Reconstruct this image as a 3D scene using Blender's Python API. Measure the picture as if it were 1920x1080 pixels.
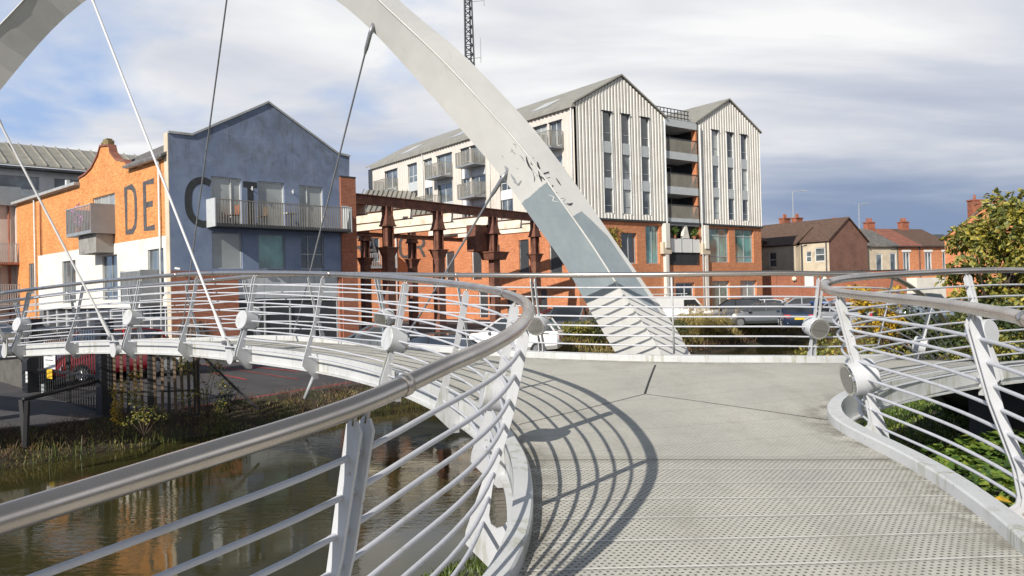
import bpy, bmesh, math, random
from mathutils import Vector, Matrix
from mathutils.geometry import delaunay_2d_cdt
random.seed(7)
R = math.radians
S = bpy.context.scene
C = S.collection
for o in list(bpy.data.objects):
    bpy.data.objects.remove(o)

# ------------------------------------------------------------------ camera
FPX = 1480.0
ROLL = 0.025
PITCH = math.atan(13 / FPX)
EYE = Vector((0, 0, 2.2))
_f = Vector((0, math.cos(PITCH), math.sin(PITCH)))
_r0 = Vector((1, 0, 0))
_u0 = Vector((0, -math.sin(PITCH), math.cos(PITCH)))
_r = math.cos(ROLL) * _r0 - math.sin(ROLL) * _u0
_u = math.sin(ROLL) * _r0 + math.cos(ROLL) * _u0
cam_d = bpy.data.cameras.new('camera')
cam = bpy.data.objects.new('camera', cam_d)
C.objects.link(cam)
cam_d.sensor_width = 36
cam_d.lens = FPX / 1920 * 36
cam_d.clip_start = 0.05
cam_d.clip_end = 6000
m = Matrix((_r, _u, -_f)).transposed().to_4x4()
m.translation = EYE
cam.matrix_world = m
S.camera = cam

# ------------------------------------------------------------------ world, sun
SUN_EL = R(32)
SUN_TO = Vector((0.53, 0.85, 0)).normalized()      # the way shadows fall
w = bpy.data.worlds.new('World')
S.world = w
w.use_nodes = True
nt = w.node_tree
for n in list(nt.nodes):
    nt.nodes.remove(n)

class NT:
    """small helper for node trees"""
    def __init__(s, nt): s.t = nt
    def n(s, typ, **kw):
        nd = s.t.nodes.new(typ)
        for k, v in kw.items():
            if k == 'ins':
                for kk, vv in v.items():
                    if isinstance(vv, bpy.types.NodeSocket): s.t.links.new(vv, nd.inputs[kk])
                    else: nd.inputs[kk].default_value = vv
            else: setattr(nd, k, v)
        return nd
    def link(s, a, b): s.t.links.new(a, b)
    def math(s, op, a, b=0.0, c=0.0, clamp=False):
        nd = s.t.nodes.new('ShaderNodeMath'); nd.operation = op; nd.use_clamp = clamp
        for i, v in enumerate((a, b, c)):
            if isinstance(v, bpy.types.NodeSocket): s.t.links.new(v, nd.inputs[i])
            else: nd.inputs[i].default_value = v
        return nd.outputs[0]
    def mix(s, f, a, b, mode='MIX'):
        nd = s.t.nodes.new('ShaderNodeMix'); nd.data_type = 'RGBA'; nd.blend_type = mode
        for i, v in ((0, f), (6, a), (7, b)):
            if isinstance(v, bpy.types.NodeSocket): s.t.links.new(v, nd.inputs[i])
            else: nd.inputs[i].default_value = v if i == 0 else tuple(v)[:3] + (1,)
        return nd.outputs[2]
    def ramp(s, f, stops):
        nd = s.t.nodes.new('ShaderNodeValToRGB')
        e = nd.color_ramp.elements
        while len(e) < len(stops): e.new(0.5)
        for i, (p, c) in enumerate(stops):
            e[i].position = p
            e[i].color = (c, c, c, 1) if isinstance(c, (int, float)) else tuple(c) + (1,)
        s.t.links.new(f, nd.inputs[0])
        return nd.outputs[0]
    def noise(s, vec, scale, detail=4, rough=0.55, dist=0.0):
        nd = s.t.nodes.new('ShaderNodeTexNoise')
        if vec is not None: s.t.links.new(vec, nd.inputs['Vector'])
        nd.inputs['Scale'].default_value = scale; nd.inputs['Detail'].default_value = detail
        nd.inputs['Roughness'].default_value = rough; nd.inputs['Distortion'].default_value = dist
        return nd.outputs[0]
    def mapping(s, vec, scale=(1, 1, 1), loc=(0, 0, 0), rot=(0, 0, 0)):
        nd = s.t.nodes.new('ShaderNodeMapping')
        s.t.links.new(vec, nd.inputs[0])
        nd.inputs['Scale'].default_value = scale; nd.inputs['Location'].default_value = loc
        nd.inputs['Rotation'].default_value = rot
        return nd.outputs[0]

g = NT(nt)
sky = g.n('ShaderNodeTexSky', sky_type='NISHITA', sun_disc=False, sun_elevation=SUN_EL,
          sun_rotation=math.atan2(-SUN_TO.x, -SUN_TO.y), dust_density=1.5, ozone_density=2.0)
geo = g.n('ShaderNodeTexCoord')
sep = g.n('ShaderNodeSeparateXYZ', ins={0: geo.outputs['Generated']})
dz = g.math('MAXIMUM', sep.outputs[2], 0.0)
den = g.math('ADD', dz, 0.16)
px_ = g.math('DIVIDE', sep.outputs[0], den)
py_ = g.math('DIVIDE', sep.outputs[1], den)
cv = g.n('ShaderNodeCombineXYZ', ins={0: px_, 1: py_, 2: 0.0}).outputs[0]
cvm = g.mapping(cv, scale=(0.9, 0.8, 1), rot=(0, 0, R(-14)), loc=(0.35, 0.2, 0))
n1 = g.noise(cvm, 1.5, 6, 0.5, 0.2)
n2 = g.noise(g.mapping(cv, scale=(0.45, 1.0, 1), rot=(0, 0, R(20)), loc=(7, 1.2, 0)), 1.3, 6, 0.52, 0.4)
# how blue: more open sky to the west (left of the view)
west = g.math('MULTIPLY_ADD', sep.outputs[0], -0.30, -0.02)
cov = g.math('SUBTRACT', n1, west)
bluemask = g.ramp(cov, [(0.29, 0.9), (0.44, 0.0)])
blue = g.mix(0.85, sky.outputs[0], (3.6, 5.3, 8.6))
# cloud brightness
n2b = g.math('ADD', n2, g.math('MULTIPLY', g.ramp(dz, [(0.10, 0.0), (0.155, 0.2), (0.185, 0.35), (0.25, 1.0), (0.36, 0.5)]), 0.085))
cb = g.ramp(n2b, [(0.36, (5.0, 5.4, 6.5)), (0.48, (6.1, 6.45, 7.3)), (0.56, (7.6, 7.75, 8.15)), (0.66, (9.4, 9.4, 9.4))])
# slate bank of cloud low in the east
east = g.math('MULTIPLY_ADD', sep.outputs[0], 1.9, 0.35, clamp=True)
low = g.ramp(dz, [(0.05, 1.0), (0.11, 0.9), (0.16, 0.3), (0.23, 0.0)])
slate = g.math('MULTIPLY', g.math('MULTIPLY', east, low), g.ramp(n2, [(0.35, 1.0), (0.68, 0.45)]))
cb2 = g.mix(slate, cb, (2.3, 3.1, 4.7))
# unseen sky overhead, darkened to cut the fill light and deepen shadows
over = g.ramp(dz, [(0.40, 0.0), (0.62, 1.0)])
cb3 = g.mix(over, cb2, (1.1, 1.35, 1.75))
col = g.mix(g.math('MULTIPLY', bluemask, g.ramp(slate, [(0.0, 1.0), (0.5, 0.0)])), cb3, blue)
bg = g.n('ShaderNodeBackground', ins={'Color': col, 'Strength': 0.088})
wo = g.n('ShaderNodeOutputWorld', ins={0: bg.outputs[0]})

sl = bpy.data.lights.new('sun', 'SUN')
sl.energy = 4.6
sl.angle = R(0.53)
sl.color = (1.0, 0.94, 0.85)
sun = bpy.data.objects.new('sun', sl)
C.objects.link(sun)
sun.rotation_euler = Vector((SUN_TO.x * math.cos(SUN_EL), SUN_TO.y * math.cos(SUN_EL), -math.sin(SUN_EL))).to_track_quat('-Z', 'Y').to_euler()

S.view_settings.view_transform = 'Standard'
S.view_settings.look = 'None'
S.view_settings.exposure = 0.22
S.view_settings.gamma = 1.0
S.render.engine = 'CYCLES'

# ------------------------------------------------------------------ geometry helpers
def ray(x, y):
    u = (x - 960) / FPX; v = (540 - y) / FPX
    c, s = math.cos(ROLL), math.sin(ROLL)
    uu = u * c + v * s; vv = -u * s + v * c
    Y = math.cos(PITCH) - vv * math.sin(PITCH); Z = math.sin(PITCH) + vv * math.cos(PITCH)
    return uu / Y, Z / Y
def at(x, y, d):
    a, b = ray(x, y)
    return Vector((a * d, d, 2.2 + b * d))
def ground(x, y, z=0.0):
    a, b = ray(x, y); d = (z - 2.2) / b
    return Vector((a * d, d, z))

class MB:
    def __init__(s): s.v = []; s.f = []; s.mi = []; s.uv = []
    def poly(s, pts, mi=0, uv=None):
        b = len(s.v); s.v += [tuple(p) for p in pts]
        s.f.append(tuple(range(b, b + len(pts)))); s.mi.append(mi); s.uv.append(uv)
    def mesh(s, verts, faces, mi=0):
        b = len(s.v); s.v += [tuple(p) for p in verts]
        for f in faces: s.f.append(tuple(b + i for i in f)); s.mi.append(mi); s.uv.append(None)
    def hexa(s, p, mi=0):
        s.mesh(p, [(0, 3, 2, 1), (4, 5, 6, 7), (0, 1, 5, 4), (1, 2, 6, 5), (2, 3, 7, 6), (3, 0, 4, 7)], mi)
    def box(s, c, d, rz=0.0, mi=0):
        x, y, z = d[0] / 2, d[1] / 2, d[2] / 2
        cs, sn = math.cos(rz), math.sin(rz)
        P = []
        for zz in (-z, z):
            for a, b in ((-x, -y), (x, -y), (x, y), (-x, y)):
                P.append((c[0] + a * cs - b * sn, c[1] + a * sn + b * cs, c[2] + zz))
        s.hexa(P, mi)
    def prism(s, poly, vec, mi=0):
        """closed prism from a planar polygon (3-D points) extruded by vec"""
        n = len(poly); vec = Vector(vec)
        a = [Vector(p) for p in poly]; b = [p + vec for p in a]
        s.mesh(a + b, [tuple(range(n - 1, -1, -1)), tuple(range(n, 2 * n))] +
               [(i, (i + 1) % n, n + (i + 1) % n, n + i) for i in range(n)], mi)
    def tube(s, pts, r, seg=8, mi=0, cap=True):
        pts = [Vector(p) for p in pts]; n = len(pts)
        rr = r if isinstance(r, (list, tuple)) else [r] * n
        rings = []; up = None
        for i, p in enumerate(pts):
            t = (pts[min(i + 1, n - 1)] - pts[max(i - 1, 0)])
            if t.length < 1e-9: t = Vector((0, 0, 1))
            t.normalize()
            if up is None:
                up = Vector((0, 0, 1)) if abs(t.z) < 0.9 else Vector((1, 0, 0))
            a = t.cross(up)
            if a.length < 1e-6: a = t.cross(Vector((1, 0, 0)))
            a.normalize(); b = a.cross(t); up = b
            rings.append([p + (a * math.cos(2 * math.pi * k / seg) + b * math.sin(2 * math.pi * k / seg)) * rr[i] for k in range(seg)])
        V = [q for r_ in rings for q in r_]
        F = []
        for i in range(n - 1):
            for k in range(seg):
                k2 = (k + 1) % seg
                F.append((i * seg + k, i * seg + k2, (i + 1) * seg + k2, (i + 1) * seg + k))
        if cap:
            F.append(tuple(range(seg - 1, -1, -1))); F.append(tuple((n - 1) * seg + k for k in range(seg)))
        s.mesh(V, F, mi)
    def bar(s, a, b, wd, ht, mi=0):
        """rectangular bar from a to b"""
        a = Vector(a); b = Vector(b); t = (b - a).normalized()
        up = Vector((0, 0, 1)) if abs(t.z) < 0.95 else Vector((1, 0, 0))
        x = t.cross(up).normalized() * wd / 2; y = x.cross(t).normalized() * ht / 2
        s.hexa([a - x - y, a + x - y, a + x + y, a - x + y, b - x - y, b + x - y, b + x + y, b - x + y], mi)
    def build(s, name, mats, parent=None, smooth=False, auto=None):
        me = bpy.data.meshes.new(name)
        org = Vector((0, 0, 0))
        if parent is not None: org = Vector(parent['_loc'])
        me.from_pydata([(v[0] - org.x, v[1] - org.y, v[2] - org.z) for v in s.v], [], s.f)
        if not isinstance(mats, (list, tuple)): mats = [mats]
        for m_ in mats: me.materials.append(m_)
        uvl = me.uv_layers.new(name='UVMap')
        flat = []
        for f, uv in zip(me.polygons, s.uv):
            f.material_index = s_mi(s, f.index)
            if uv is not None:
                for q in uv: flat += [q[0], q[1]]
                continue
            nn = f.normal
            if abs(nn.z) > 0.72:
                for vi in f.vertices:
                    q = s.v[vi]; flat += [q[0], q[1]]
            else:
                h = Vector((-nn.y, nn.x, 0)).normalized()
                for vi in f.vertices:
                    q = s.v[vi]; flat += [q[0] * h.x + q[1] * h.y, q[2]]
        uvl.data.foreach_set('uv', flat)
        if smooth or auto:
            me.polygons.foreach_set('use_smooth', [True] * len(me.polygons))
        if auto: me.set_sharp_from_angle(angle=R(auto))
        me.update()
        o = bpy.data.objects.new(name, me); C.objects.link(o)
        if parent is not None:
            o.parent = parent; o['_loc'] = list(org)
        return o
def s_mi(s, i): return s.mi[i]

def tag(o, label=None, cat=None, group=None, kind=None):
    if label: o['label'] = label
    if cat: o['category'] = cat
    if group: o['group'] = group
    if kind: o['kind'] = kind
    return o
def thing(name, label, cat, loc=(0, 0, 0), group=None):
    o = bpy.data.objects.new(name, None); C.objects.link(o)
    o.location = loc; o['_loc'] = [float(q) for q in loc]
    o.empty_display_size = 0.3
    return tag(o, label, cat, group)
def nest(o, loc=None):
    if '_loc' not in o: o['_loc'] = [0.0, 0.0, 0.0]
    return o

class Fac:
    """a facade frame: t along the wall, z up, k outwards (towards the viewer)"""
    def __init__(s, o, u, flip=False):
        s.o = Vector((o[0], o[1], 0)); s.u = Vector((u[0], u[1], 0)).normalized()
        n = Vector((s.u.y, -s.u.x, 0))
        if n.dot(-s.o) < 0: n = -n
        s.n = -n if flip else n
    def p(s, t, z, k=0.0): 
        q = s.o + s.u * t + s.n * k
        return Vector((q.x, q.y, z))
    def box(s, mb, t0, t1, z0, z1, k0, k1, mi=0):
        P = [s.p(t0, z0, k0), s.p(t1, z0, k0), s.p(t1, z0, k1), s.p(t0, z0, k1),
             s.p(t0, z1, k0), s.p(t1, z1, k0), s.p(t1, z1, k1), s.p(t0, z1, k1)]
        mb.hexa(P, mi)
    def slab(s, mb, poly, k0, k1, mi=0):
        mb.prism([s.p(t, z, k0) for t, z in poly], s.n * (k1 - k0), mi)
    def wall(s, mb, t0, t1, z0, z1, holes=(), depth=0.14, k=0.0, mi=0, rmi=None):
        """wall sheet with real openings and reveals"""
        ts = sorted(set([t0, t1] + [min(max(h[i], t0), t1) for h in holes for i in (0, 1)]))
        zs = sorted(set([z0, z1] + [min(max(h[i], z0), z1) for h in holes for i in (2, 3)]))
        for i in range(len(ts) - 1):
            for j in range(len(zs) - 1):
                a, b, c, d = ts[i], ts[i + 1], zs[j], zs[j + 1]
                mt, mz = (a + b) / 2, (c + d) / 2
                if any(h[0] < mt < h[1] and h[2] < mz < h[3] for h in holes): continue
                mb.poly([s.p(a, c, k), s.p(b, c, k), s.p(b, d, k), s.p(a, d, k)], mi, [(a, c), (b, c), (b, d), (a, d)])
        rm = mi if rmi is None else rmi
        for h in holes:
            a, b, c, d = h
            for q in (((a, c), (a, d)), ((b, d), (b, c)), ((a, d), (b, d)), ((b, c), (a, c))):
                (ta, za), (tb, zb) = q
                mb.poly([s.p(ta, za, k), s.p(tb, zb, k), s.p(tb, zb, k - depth), s.p(ta, za, k - depth)], rm,
                        [(ta, za), (tb, zb), (tb + depth, zb), (ta + depth, za)])

# ------------------------------------------------------------------ materials
def base(name):
    mt = bpy.data.materials.new(name); mt.use_nodes = True
    t = NT(mt.node_tree)
    b = mt.node_tree.nodes['Principled BSDF']
    return mt, t, b
def plain(name, col, rough=0.5, metal=0.0, var=0.12, scale=3.0, bump=0.0, bscale=40.0, dirt=None, dscale=1.2, damt=0.5, coat=0.0, spec=0.5, obj=False):
    mt, t, b = base(name)
    tc = t.n('ShaderNodeTexCoord')
    vec = tc.outputs['Object']
    n = t.noise(vec, scale, 5, 0.6)
    dark = tuple(c * (1 - var) for c in col); lite = tuple(min(1, c * (1 + var)) for c in col)
    c = t.mix(t.ramp(n, [(0.3, 0.0), (0.7, 1.0)]), dark, lite)
    if dirt:
        n2 = t.noise(vec, dscale, 8, 0.68)
        c = t.mix(t.math('MULTIPLY', t.ramp(n2, [(0.5, 0.0), (0.68, 1.0)]), damt), c, dirt)
    t.link(c, b.inputs['Base Color'])
    b.inputs['Roughness'].default_value = rough; b.inputs['Metallic'].default_value = metal
    b.inputs['Coat Weight'].default_value = coat
    b.inputs['Specular IOR Level'].default_value = spec
    if bump:
        bn = t.n('ShaderNodeBump', ins={'Strength': bump, 'Distance': 0.02, 'Height': t.noise(vec, bscale, 4, 0.6)})
        t.link(bn.outputs[0], b.inputs['Normal'])
    return mt
def brick(name, c1, c2, mortar, var=(0.5, 0.5, 0.5), stain=0.4, sw=0.235, sh=0.075):
    mt, t, b = base(name)
    uv = t.n('ShaderNodeUVMap').outputs[0]
    br = t.n('ShaderNodeTexBrick', ins={'Vector': uv, 'Color1': c1 + (1,), 'Color2': c2 + (1,), 'Mortar': mortar + (1,),
             'Scale': 1.0, 'Mortar Size': 0.008, 'Brick Width': sw, 'Row Height': sh, 'Bias': 0.0})
    n = t.noise(uv, 0.7, 6, 0.65)
    c = t.mix(t.math('MULTIPLY', t.ramp(n, [(0.45, 0.0), (0.72, 1.0)]), stain), br.outputs[0], var)
    n3 = t.noise(t.mapping(uv, scale=(3.2, 8, 1)), 1.0, 4, 0.7)
    c = t.mix(t.ramp(n3, [(0.3, 0.6), (0.48, 0.0), (0.72, 0.0)]), c, tuple(q * 0.55 for q in c1))
    c = t.mix(t.ramp(n3, [(0.56, 0.0), (0.75, 0.5)]), c, tuple(min(1, q * 1.6) for q in c2))
    t.link(c, b.inputs['Base Color'])
    b.inputs['Roughness'].default_value = 0.9
    bn = t.n('ShaderNodeBump', ins={'Strength': 0.4, 'Distance': 0.01, 'Height': br.outputs['Fac']})
    bn.invert = True
    t.link(bn.outputs[0], b.inputs['Normal'])
    return mt
def glassy(name, col, rough=0.06, var=0.5):
    mt, t, b = base(name)
    tc = t.n('ShaderNodeTexCoord').outputs['Object']
    n = t.noise(tc, 0.55, 3, 0.5, 0.4)
    c = t.mix(t.ramp(n, [(0.4, 0.0), (0.6, 1.0)]), tuple(q * (1 - var) for q in col), tuple(min(1, q * (1 + var * .5)) for q in col))
    t.link(c, b.inputs['Base Color'])
    b.inputs['Roughness'].default_value = rough
    b.inputs['Specular IOR Level'].default_value = 0.9
    b.inputs['Coat Weight'].default_value = 0.6; b.inputs['Coat Roughness'].default_value = 0.02
    return mt

M = {}
# painted steel of the bridge: white-grey paint, dirt, rust and moss runs
def bridge_paint(name, col, dirt=0.5, rough=0.42):
    mt, t, b = base(name)
    tc = t.n('ShaderNodeTexCoord').outputs['Object']
    n = t.noise(tc, 2.3, 6, 0.65)
    c = t.mix(t.ramp(n, [(0.35, 0.0), (0.7, 1.0)]), col, tuple(q * 0.86 for q in col))
    run = t.noise(t.mapping(tc, scale=(9, 9, 0.9)), 1.0, 7, 0.75)
    big = t.noise(tc, 1.1, 5, 0.6)
    mask = t.math('MULTIPLY', t.ramp(run, [(0.50, 0.0), (0.64, 1.0)]), t.ramp(big, [(0.44, 0.0), (0.60, 1.0)]))
    c = t.mix(t.math('MULTIPLY', mask, dirt), c, (0.22, 0.22, 0.10))
    sp = t.noise(tc, 26.0, 2, 0.5)
    c = t.mix(t.math('MULTIPLY', t.ramp(sp, [(0.70, 0.0), (0.76, 1.0)]), dirt * 0.9), c, (0.20, 0.12, 0.06))
    t.link(c, b.inputs['Base Color'])
    b.inputs['Roughness'].default_value = rough
    bn = t.n('ShaderNodeBump', ins={'Strength': 0.12, 'Distance': 0.004, 'Height': t.noise(tc, 60, 3, 0.6)})
    t.link(bn.outputs[0], b.inputs['Normal'])
    return mt
M['paint'] = bridge_paint('bridge_paint', (0.55, 0.56, 0.575), dirt=0.7)
M['beam'] = bridge_paint('beam_paint', (0.56, 0.57, 0.57), dirt=0.8)
M['bar'] = bridge_paint('bar_paint', (0.53, 0.54, 0.58), dirt=0.45, rough=0.35)
mt, t, b = base('stainless')
tc = t.n('ShaderNodeTexCoord').outputs['Object']
n = t.noise(tc, 3.0, 6, 0.65)
c = t.mix(t.ramp(n, [(0.35, 0.0), (0.68, 1.0)]), (0.58, 0.53, 0.48), (0.46, 0.415, 0.375))
sp = t.noise(tc, 30.0, 2, 0.5)
c = t.mix(t.ramp(sp, [(0.73, 0.0), (0.78, 0.5)]), c, (0.2, 0.14, 0.10))
t.link(c, b.inputs['Base Color'])
b.inputs['Metallic'].default_value = 0.9
t.link(t.ramp(n, [(0.3, 0.20), (0.7, 0.34)]), b.inputs['Roughness'])
M['steel'] = mt
M['chrome'] = plain('polished_ring', (0.7, 0.7, 0.68), 0.18, 1.0, 0.05)
M['lens'] = glassy('lamp_glass', (0.10, 0.10, 0.09), 0.04)
M['joint'] = plain('joint_seal', (0.03, 0.03, 0.03), 0.8)
M['cable'] = plain('cable_steel', (0.30, 0.31, 0.32), 0.4, 0.6)
M['ridge_glint'] = plain('highlight_paint', (0.62, 0.615, 0.58), 0.4)  # tone of the highlight painted along the arch ridge
M['rod'] = bridge_paint('rod_paint', (0.72, 0.72, 0.72), dirt=0.2)

# deck: moulded panels with rows of slots, panel joints, worn dirt
mt, t, b = base('deck_panels')
tc = t.n('ShaderNodeTexCoord').outputs['Object']
xy = t.n('ShaderNodeSeparateXYZ', ins={0: tc})
X, Y = xy.outputs[0], xy.outputs[1]
row = t.math('DIVIDE', Y, 0.0314)
odd = t.math('MODULO', t.math('FLOOR', row), 2.0)
fx = t.math('FRACT', t.math('ADD', t.math('DIVIDE', X, 0.040), t.math('MULTIPLY', odd, 0.5)))
fy = t.math('FRACT', row)
sx = t.math('SUBTRACT', 1.0, t.math('MULTIPLY', t.math('ABSOLUTE', t.math('SUBTRACT', fx, 0.5)), 3.7), clamp=True)
sy = t.math('SUBTRACT', 1.0, t.math('MULTIPLY', t.math('ABSOLUTE', t.math('SUBTRACT', fy, 0.5)), 3.5), clamp=True)
slot = t.ramp(t.math('MULTIPLY', sx, sy), [(0.06, 0.0), (0.32, 1.0)])
n = t.noise(tc, 1.1, 7, 0.65)
c = t.mix(t.ramp(n, [(0.32, 0.0), (0.7, 1.0)]), (0.54, 0.52, 0.455), (0.43, 0.42, 0.375))
fine = t.noise(tc, 30.0, 4, 0.7)
c = t.mix(t.ramp(fine, [(0.35, 0.22), (0.6, 0.0)]), c, (0.20, 0.19, 0.16))
joint = t.math('FRACT', t.math('DIVIDE', t.math('SUBTRACT', Y, 6.2), 0.345))
jm = t.ramp(joint, [(0.0, 1.0), (0.035, 1.0), (0.05, 0.0), (0.5, 0.0)])
jlim = t.math('LESS_THAN', Y, 6.12)
c = t.mix(t.math('MULTIPLY', t.math('MULTIPLY', jm, jlim), 0.75), c, (0.62, 0.61, 0.57))
jd = t.ramp(joint, [(0.93, 0.0), (0.95, 0.5), (0.985, 0.5), (1.0, 0.0)])
c = t.mix(t.math('MULTIPLY', jd, jlim), c, (0.16, 0.155, 0.14))
slotamt = t.math('MULTIPLY', slot, t.ramp(fine, [(0.3, 1.0), (0.62, 0.75)]))
slotamt = t.math('MULTIPLY', slotamt, t.math('SUBTRACT', 1.0, t.math('MULTIPLY', t.math('MULTIPLY', jm, jlim), 1.0)))
# smoother, dirtier sheets past the main seam
far_ = t.ramp(t.math('SUBTRACT', Y, 5.7), [(0.41, 1.0), (0.43, 0.35), (0.9, 0.3)])
slotamt = t.math('MULTIPLY', slotamt, far_)
dl = t.math('FRACT', t.math('DIVIDE', t.math('ADD', Y, t.math('MULTIPLY', X, 0.45)), 0.045))
dlm = t.math('MULTIPLY', t.ramp(dl, [(0.0, 0.5), (0.22, 0.5), (0.34, 0.0), (1.0, 0.0)]), t.math('GREATER_THAN', Y, 6.25))
c = t.mix(t.math('MULTIPLY', dlm, t.ramp(t.noise(tc, 1.7, 4, 0.6), [(0.4, 0.1), (0.6, 0.75)])), c, (0.27, 0.26, 0.23))
pj = t.math('FRACT', t.math('DIVIDE', t.math('SUBTRACT', Y, t.math('MULTIPLY', X, 0.30)), 0.62))
c = t.mix(t.math('MULTIPLY', t.ramp(pj, [(0.0, 0.45), (0.015, 0.45), (0.022, 0.0), (1.0, 0.0)]), t.math('GREATER_THAN', Y, 6.25)), c, (0.20, 0.19, 0.165))
c = t.mix(slotamt, c, (0.05, 0.046, 0.04))
seam_ = t.math('MULTIPLY', t.math('GREATER_THAN', Y, 6.04), t.math('LESS_THAN', Y, 6.25))
c = t.mix(t.math('MULTIPLY', seam_, 0.30), c, (0.24, 0.225, 0.19))
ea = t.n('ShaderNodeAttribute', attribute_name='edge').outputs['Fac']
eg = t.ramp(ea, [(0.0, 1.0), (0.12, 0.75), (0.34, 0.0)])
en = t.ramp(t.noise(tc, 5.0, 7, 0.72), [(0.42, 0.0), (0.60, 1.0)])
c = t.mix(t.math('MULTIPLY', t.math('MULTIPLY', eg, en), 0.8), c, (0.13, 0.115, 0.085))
lit_ = t.noise(t.mapping(tc, scale=(1.2, 0.5, 1), rot=(0, 0, 0.5)), 1.4, 6, 0.7)
c = t.mix(t.ramp(lit_, [(0.5, 0.0), (0.66, 0.45)]), c, (0.30, 0.285, 0.24))
grime = t.noise(tc, 6.5, 5, 0.75)
c = t.mix(t.ramp(grime, [(0.67, 0.0), (0.74, 0.75)]), c, (0.07, 0.06, 0.045))
t.link(c, b.inputs['Base Color']); b.inputs['Roughness'].default_value = 0.75
hh = t.math('SUBTRACT', t.math('MULTIPLY', fine, 0.35), slot)
bn = t.n('ShaderNodeBump', ins={'Strength': 0.55, 'Distance': 0.006, 'Height': hh})
t.link(bn.outputs[0], b.inputs['Normal'])
M['deck'] = mt
M['boards'] = plain('ramp_boards', (0.28, 0.23, 0.17), 0.8, 0, 0.3, 9)

# arch: pale paint with a large blue-grey patch, graffiti scraps, bird marks (uv: u along the arch, v across)
mt, t, b = base('arch_paint')
uvn = t.n('ShaderNodeUVMap').outputs[0]
s_ = t.n('ShaderNodeSeparateXYZ', ins={0: uvn})
tc = t.n('ShaderNodeTexCoord').outputs['Object']
U0, V = s_.outputs[0], s_.outputs[1]
U = t.math('ADD', U0, t.math('MULTIPLY', t.math('SUBTRACT', t.noise(tc, 9.0, 3, 0.6), 0.5), 0.05))
n = t.noise(tc, 1.6, 6, 0.65)
c = t.mix(t.ramp(n, [(0.35, 0.0), (0.7, 1.0)]), (0.68, 0.675, 0.645), (0.61, 0.605, 0.58))
# v: 0..1 inner face, 1..2 outer face; u = height above the deck along the leg (metres)
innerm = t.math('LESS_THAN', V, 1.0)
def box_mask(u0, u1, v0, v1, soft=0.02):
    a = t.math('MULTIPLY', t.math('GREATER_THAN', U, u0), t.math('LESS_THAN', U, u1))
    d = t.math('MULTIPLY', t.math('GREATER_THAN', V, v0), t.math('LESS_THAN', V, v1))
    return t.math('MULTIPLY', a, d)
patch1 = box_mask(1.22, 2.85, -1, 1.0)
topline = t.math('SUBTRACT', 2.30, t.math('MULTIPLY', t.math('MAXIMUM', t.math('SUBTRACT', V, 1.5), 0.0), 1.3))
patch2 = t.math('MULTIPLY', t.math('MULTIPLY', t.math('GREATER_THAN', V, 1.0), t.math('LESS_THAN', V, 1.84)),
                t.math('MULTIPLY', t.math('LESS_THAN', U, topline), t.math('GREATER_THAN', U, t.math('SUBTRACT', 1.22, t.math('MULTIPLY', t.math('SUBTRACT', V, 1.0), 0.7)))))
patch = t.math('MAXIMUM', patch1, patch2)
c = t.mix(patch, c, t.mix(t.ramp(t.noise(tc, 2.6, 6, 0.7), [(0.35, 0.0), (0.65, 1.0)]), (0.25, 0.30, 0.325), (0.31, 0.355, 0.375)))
# graffiti scraps high on the outer face
gv = t.n('ShaderNodeCombineXYZ', ins={0: t.math('MULTIPLY', U, 3.6), 1: t.math('MULTIPLY', V, 2.2), 2: 0.0}).outputs[0]
gn = t.noise(gv, 2.4, 2, 0.5, 1.8)
gl = t.ramp(t.math('ABSOLUTE', t.math('SUBTRACT', gn, 0.5)), [(0.014, 1.0), (0.026, 0.0)])
gm = t.math('MULTIPLY', box_mask(2.45, 3.5, 1.1, 1.75), t.ramp(t.noise(gv, 1.3, 2), [(0.47, 0.0), (0.52, 1.0)]))

gm2 = box_mask(2.95, 3.5, 0.4, 0.95)
gs = t.ramp(t.noise(gv, 1.9, 2), [(0.60, 0.0), (0.66, 0.8)])
c = t.mix(t.math('MULTIPLY', gs, gm2), c, (0.25, 0.25, 0.24))
spn = t.noise(tc, 5.5, 2, 0.5)
c = t.mix(t.ramp(spn, [(0.775, 0.0), (0.79, 0.9)]), c, (0.16, 0.15, 0.12))
st = t.noise(t.mapping(tc, scale=(5, 5, 1.2)), 1.0, 6, 0.65)
c = t.mix(t.ramp(st, [(0.58, 0.0), (0.76, 0.28)]), c, (0.42, 0.40, 0.33))
t.link(c, b.inputs['Base Color']); b.inputs['Roughness'].default_value = 0.38
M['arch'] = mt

M['orange_brick'] = brick('orange_brick', (0.56, 0.20, 0.055), (0.76, 0.33, 0.10), (0.66, 0.38, 0.18), (0.46, 0.15, 0.04), 0.5)
M['red_brick'] = brick('red_brick', (0.34, 0.10, 0.05), (0.42, 0.13, 0.06), (0.38, 0.24, 0.18), (0.26, 0.07, 0.035), 0.5)
M['far_brick'] = brick('block_brick', (0.50, 0.16, 0.065), (0.68, 0.26, 0.11), (0.58, 0.33, 0.20), (0.40, 0.12, 0.045), 0.5)
M['dark_brick'] = brick('sooty_brick', (0.24, 0.10, 0.07), (0.30, 0.13, 0.08), (0.28, 0.20, 0.16), (0.13, 0.06, 0.05), 0.7)
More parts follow.
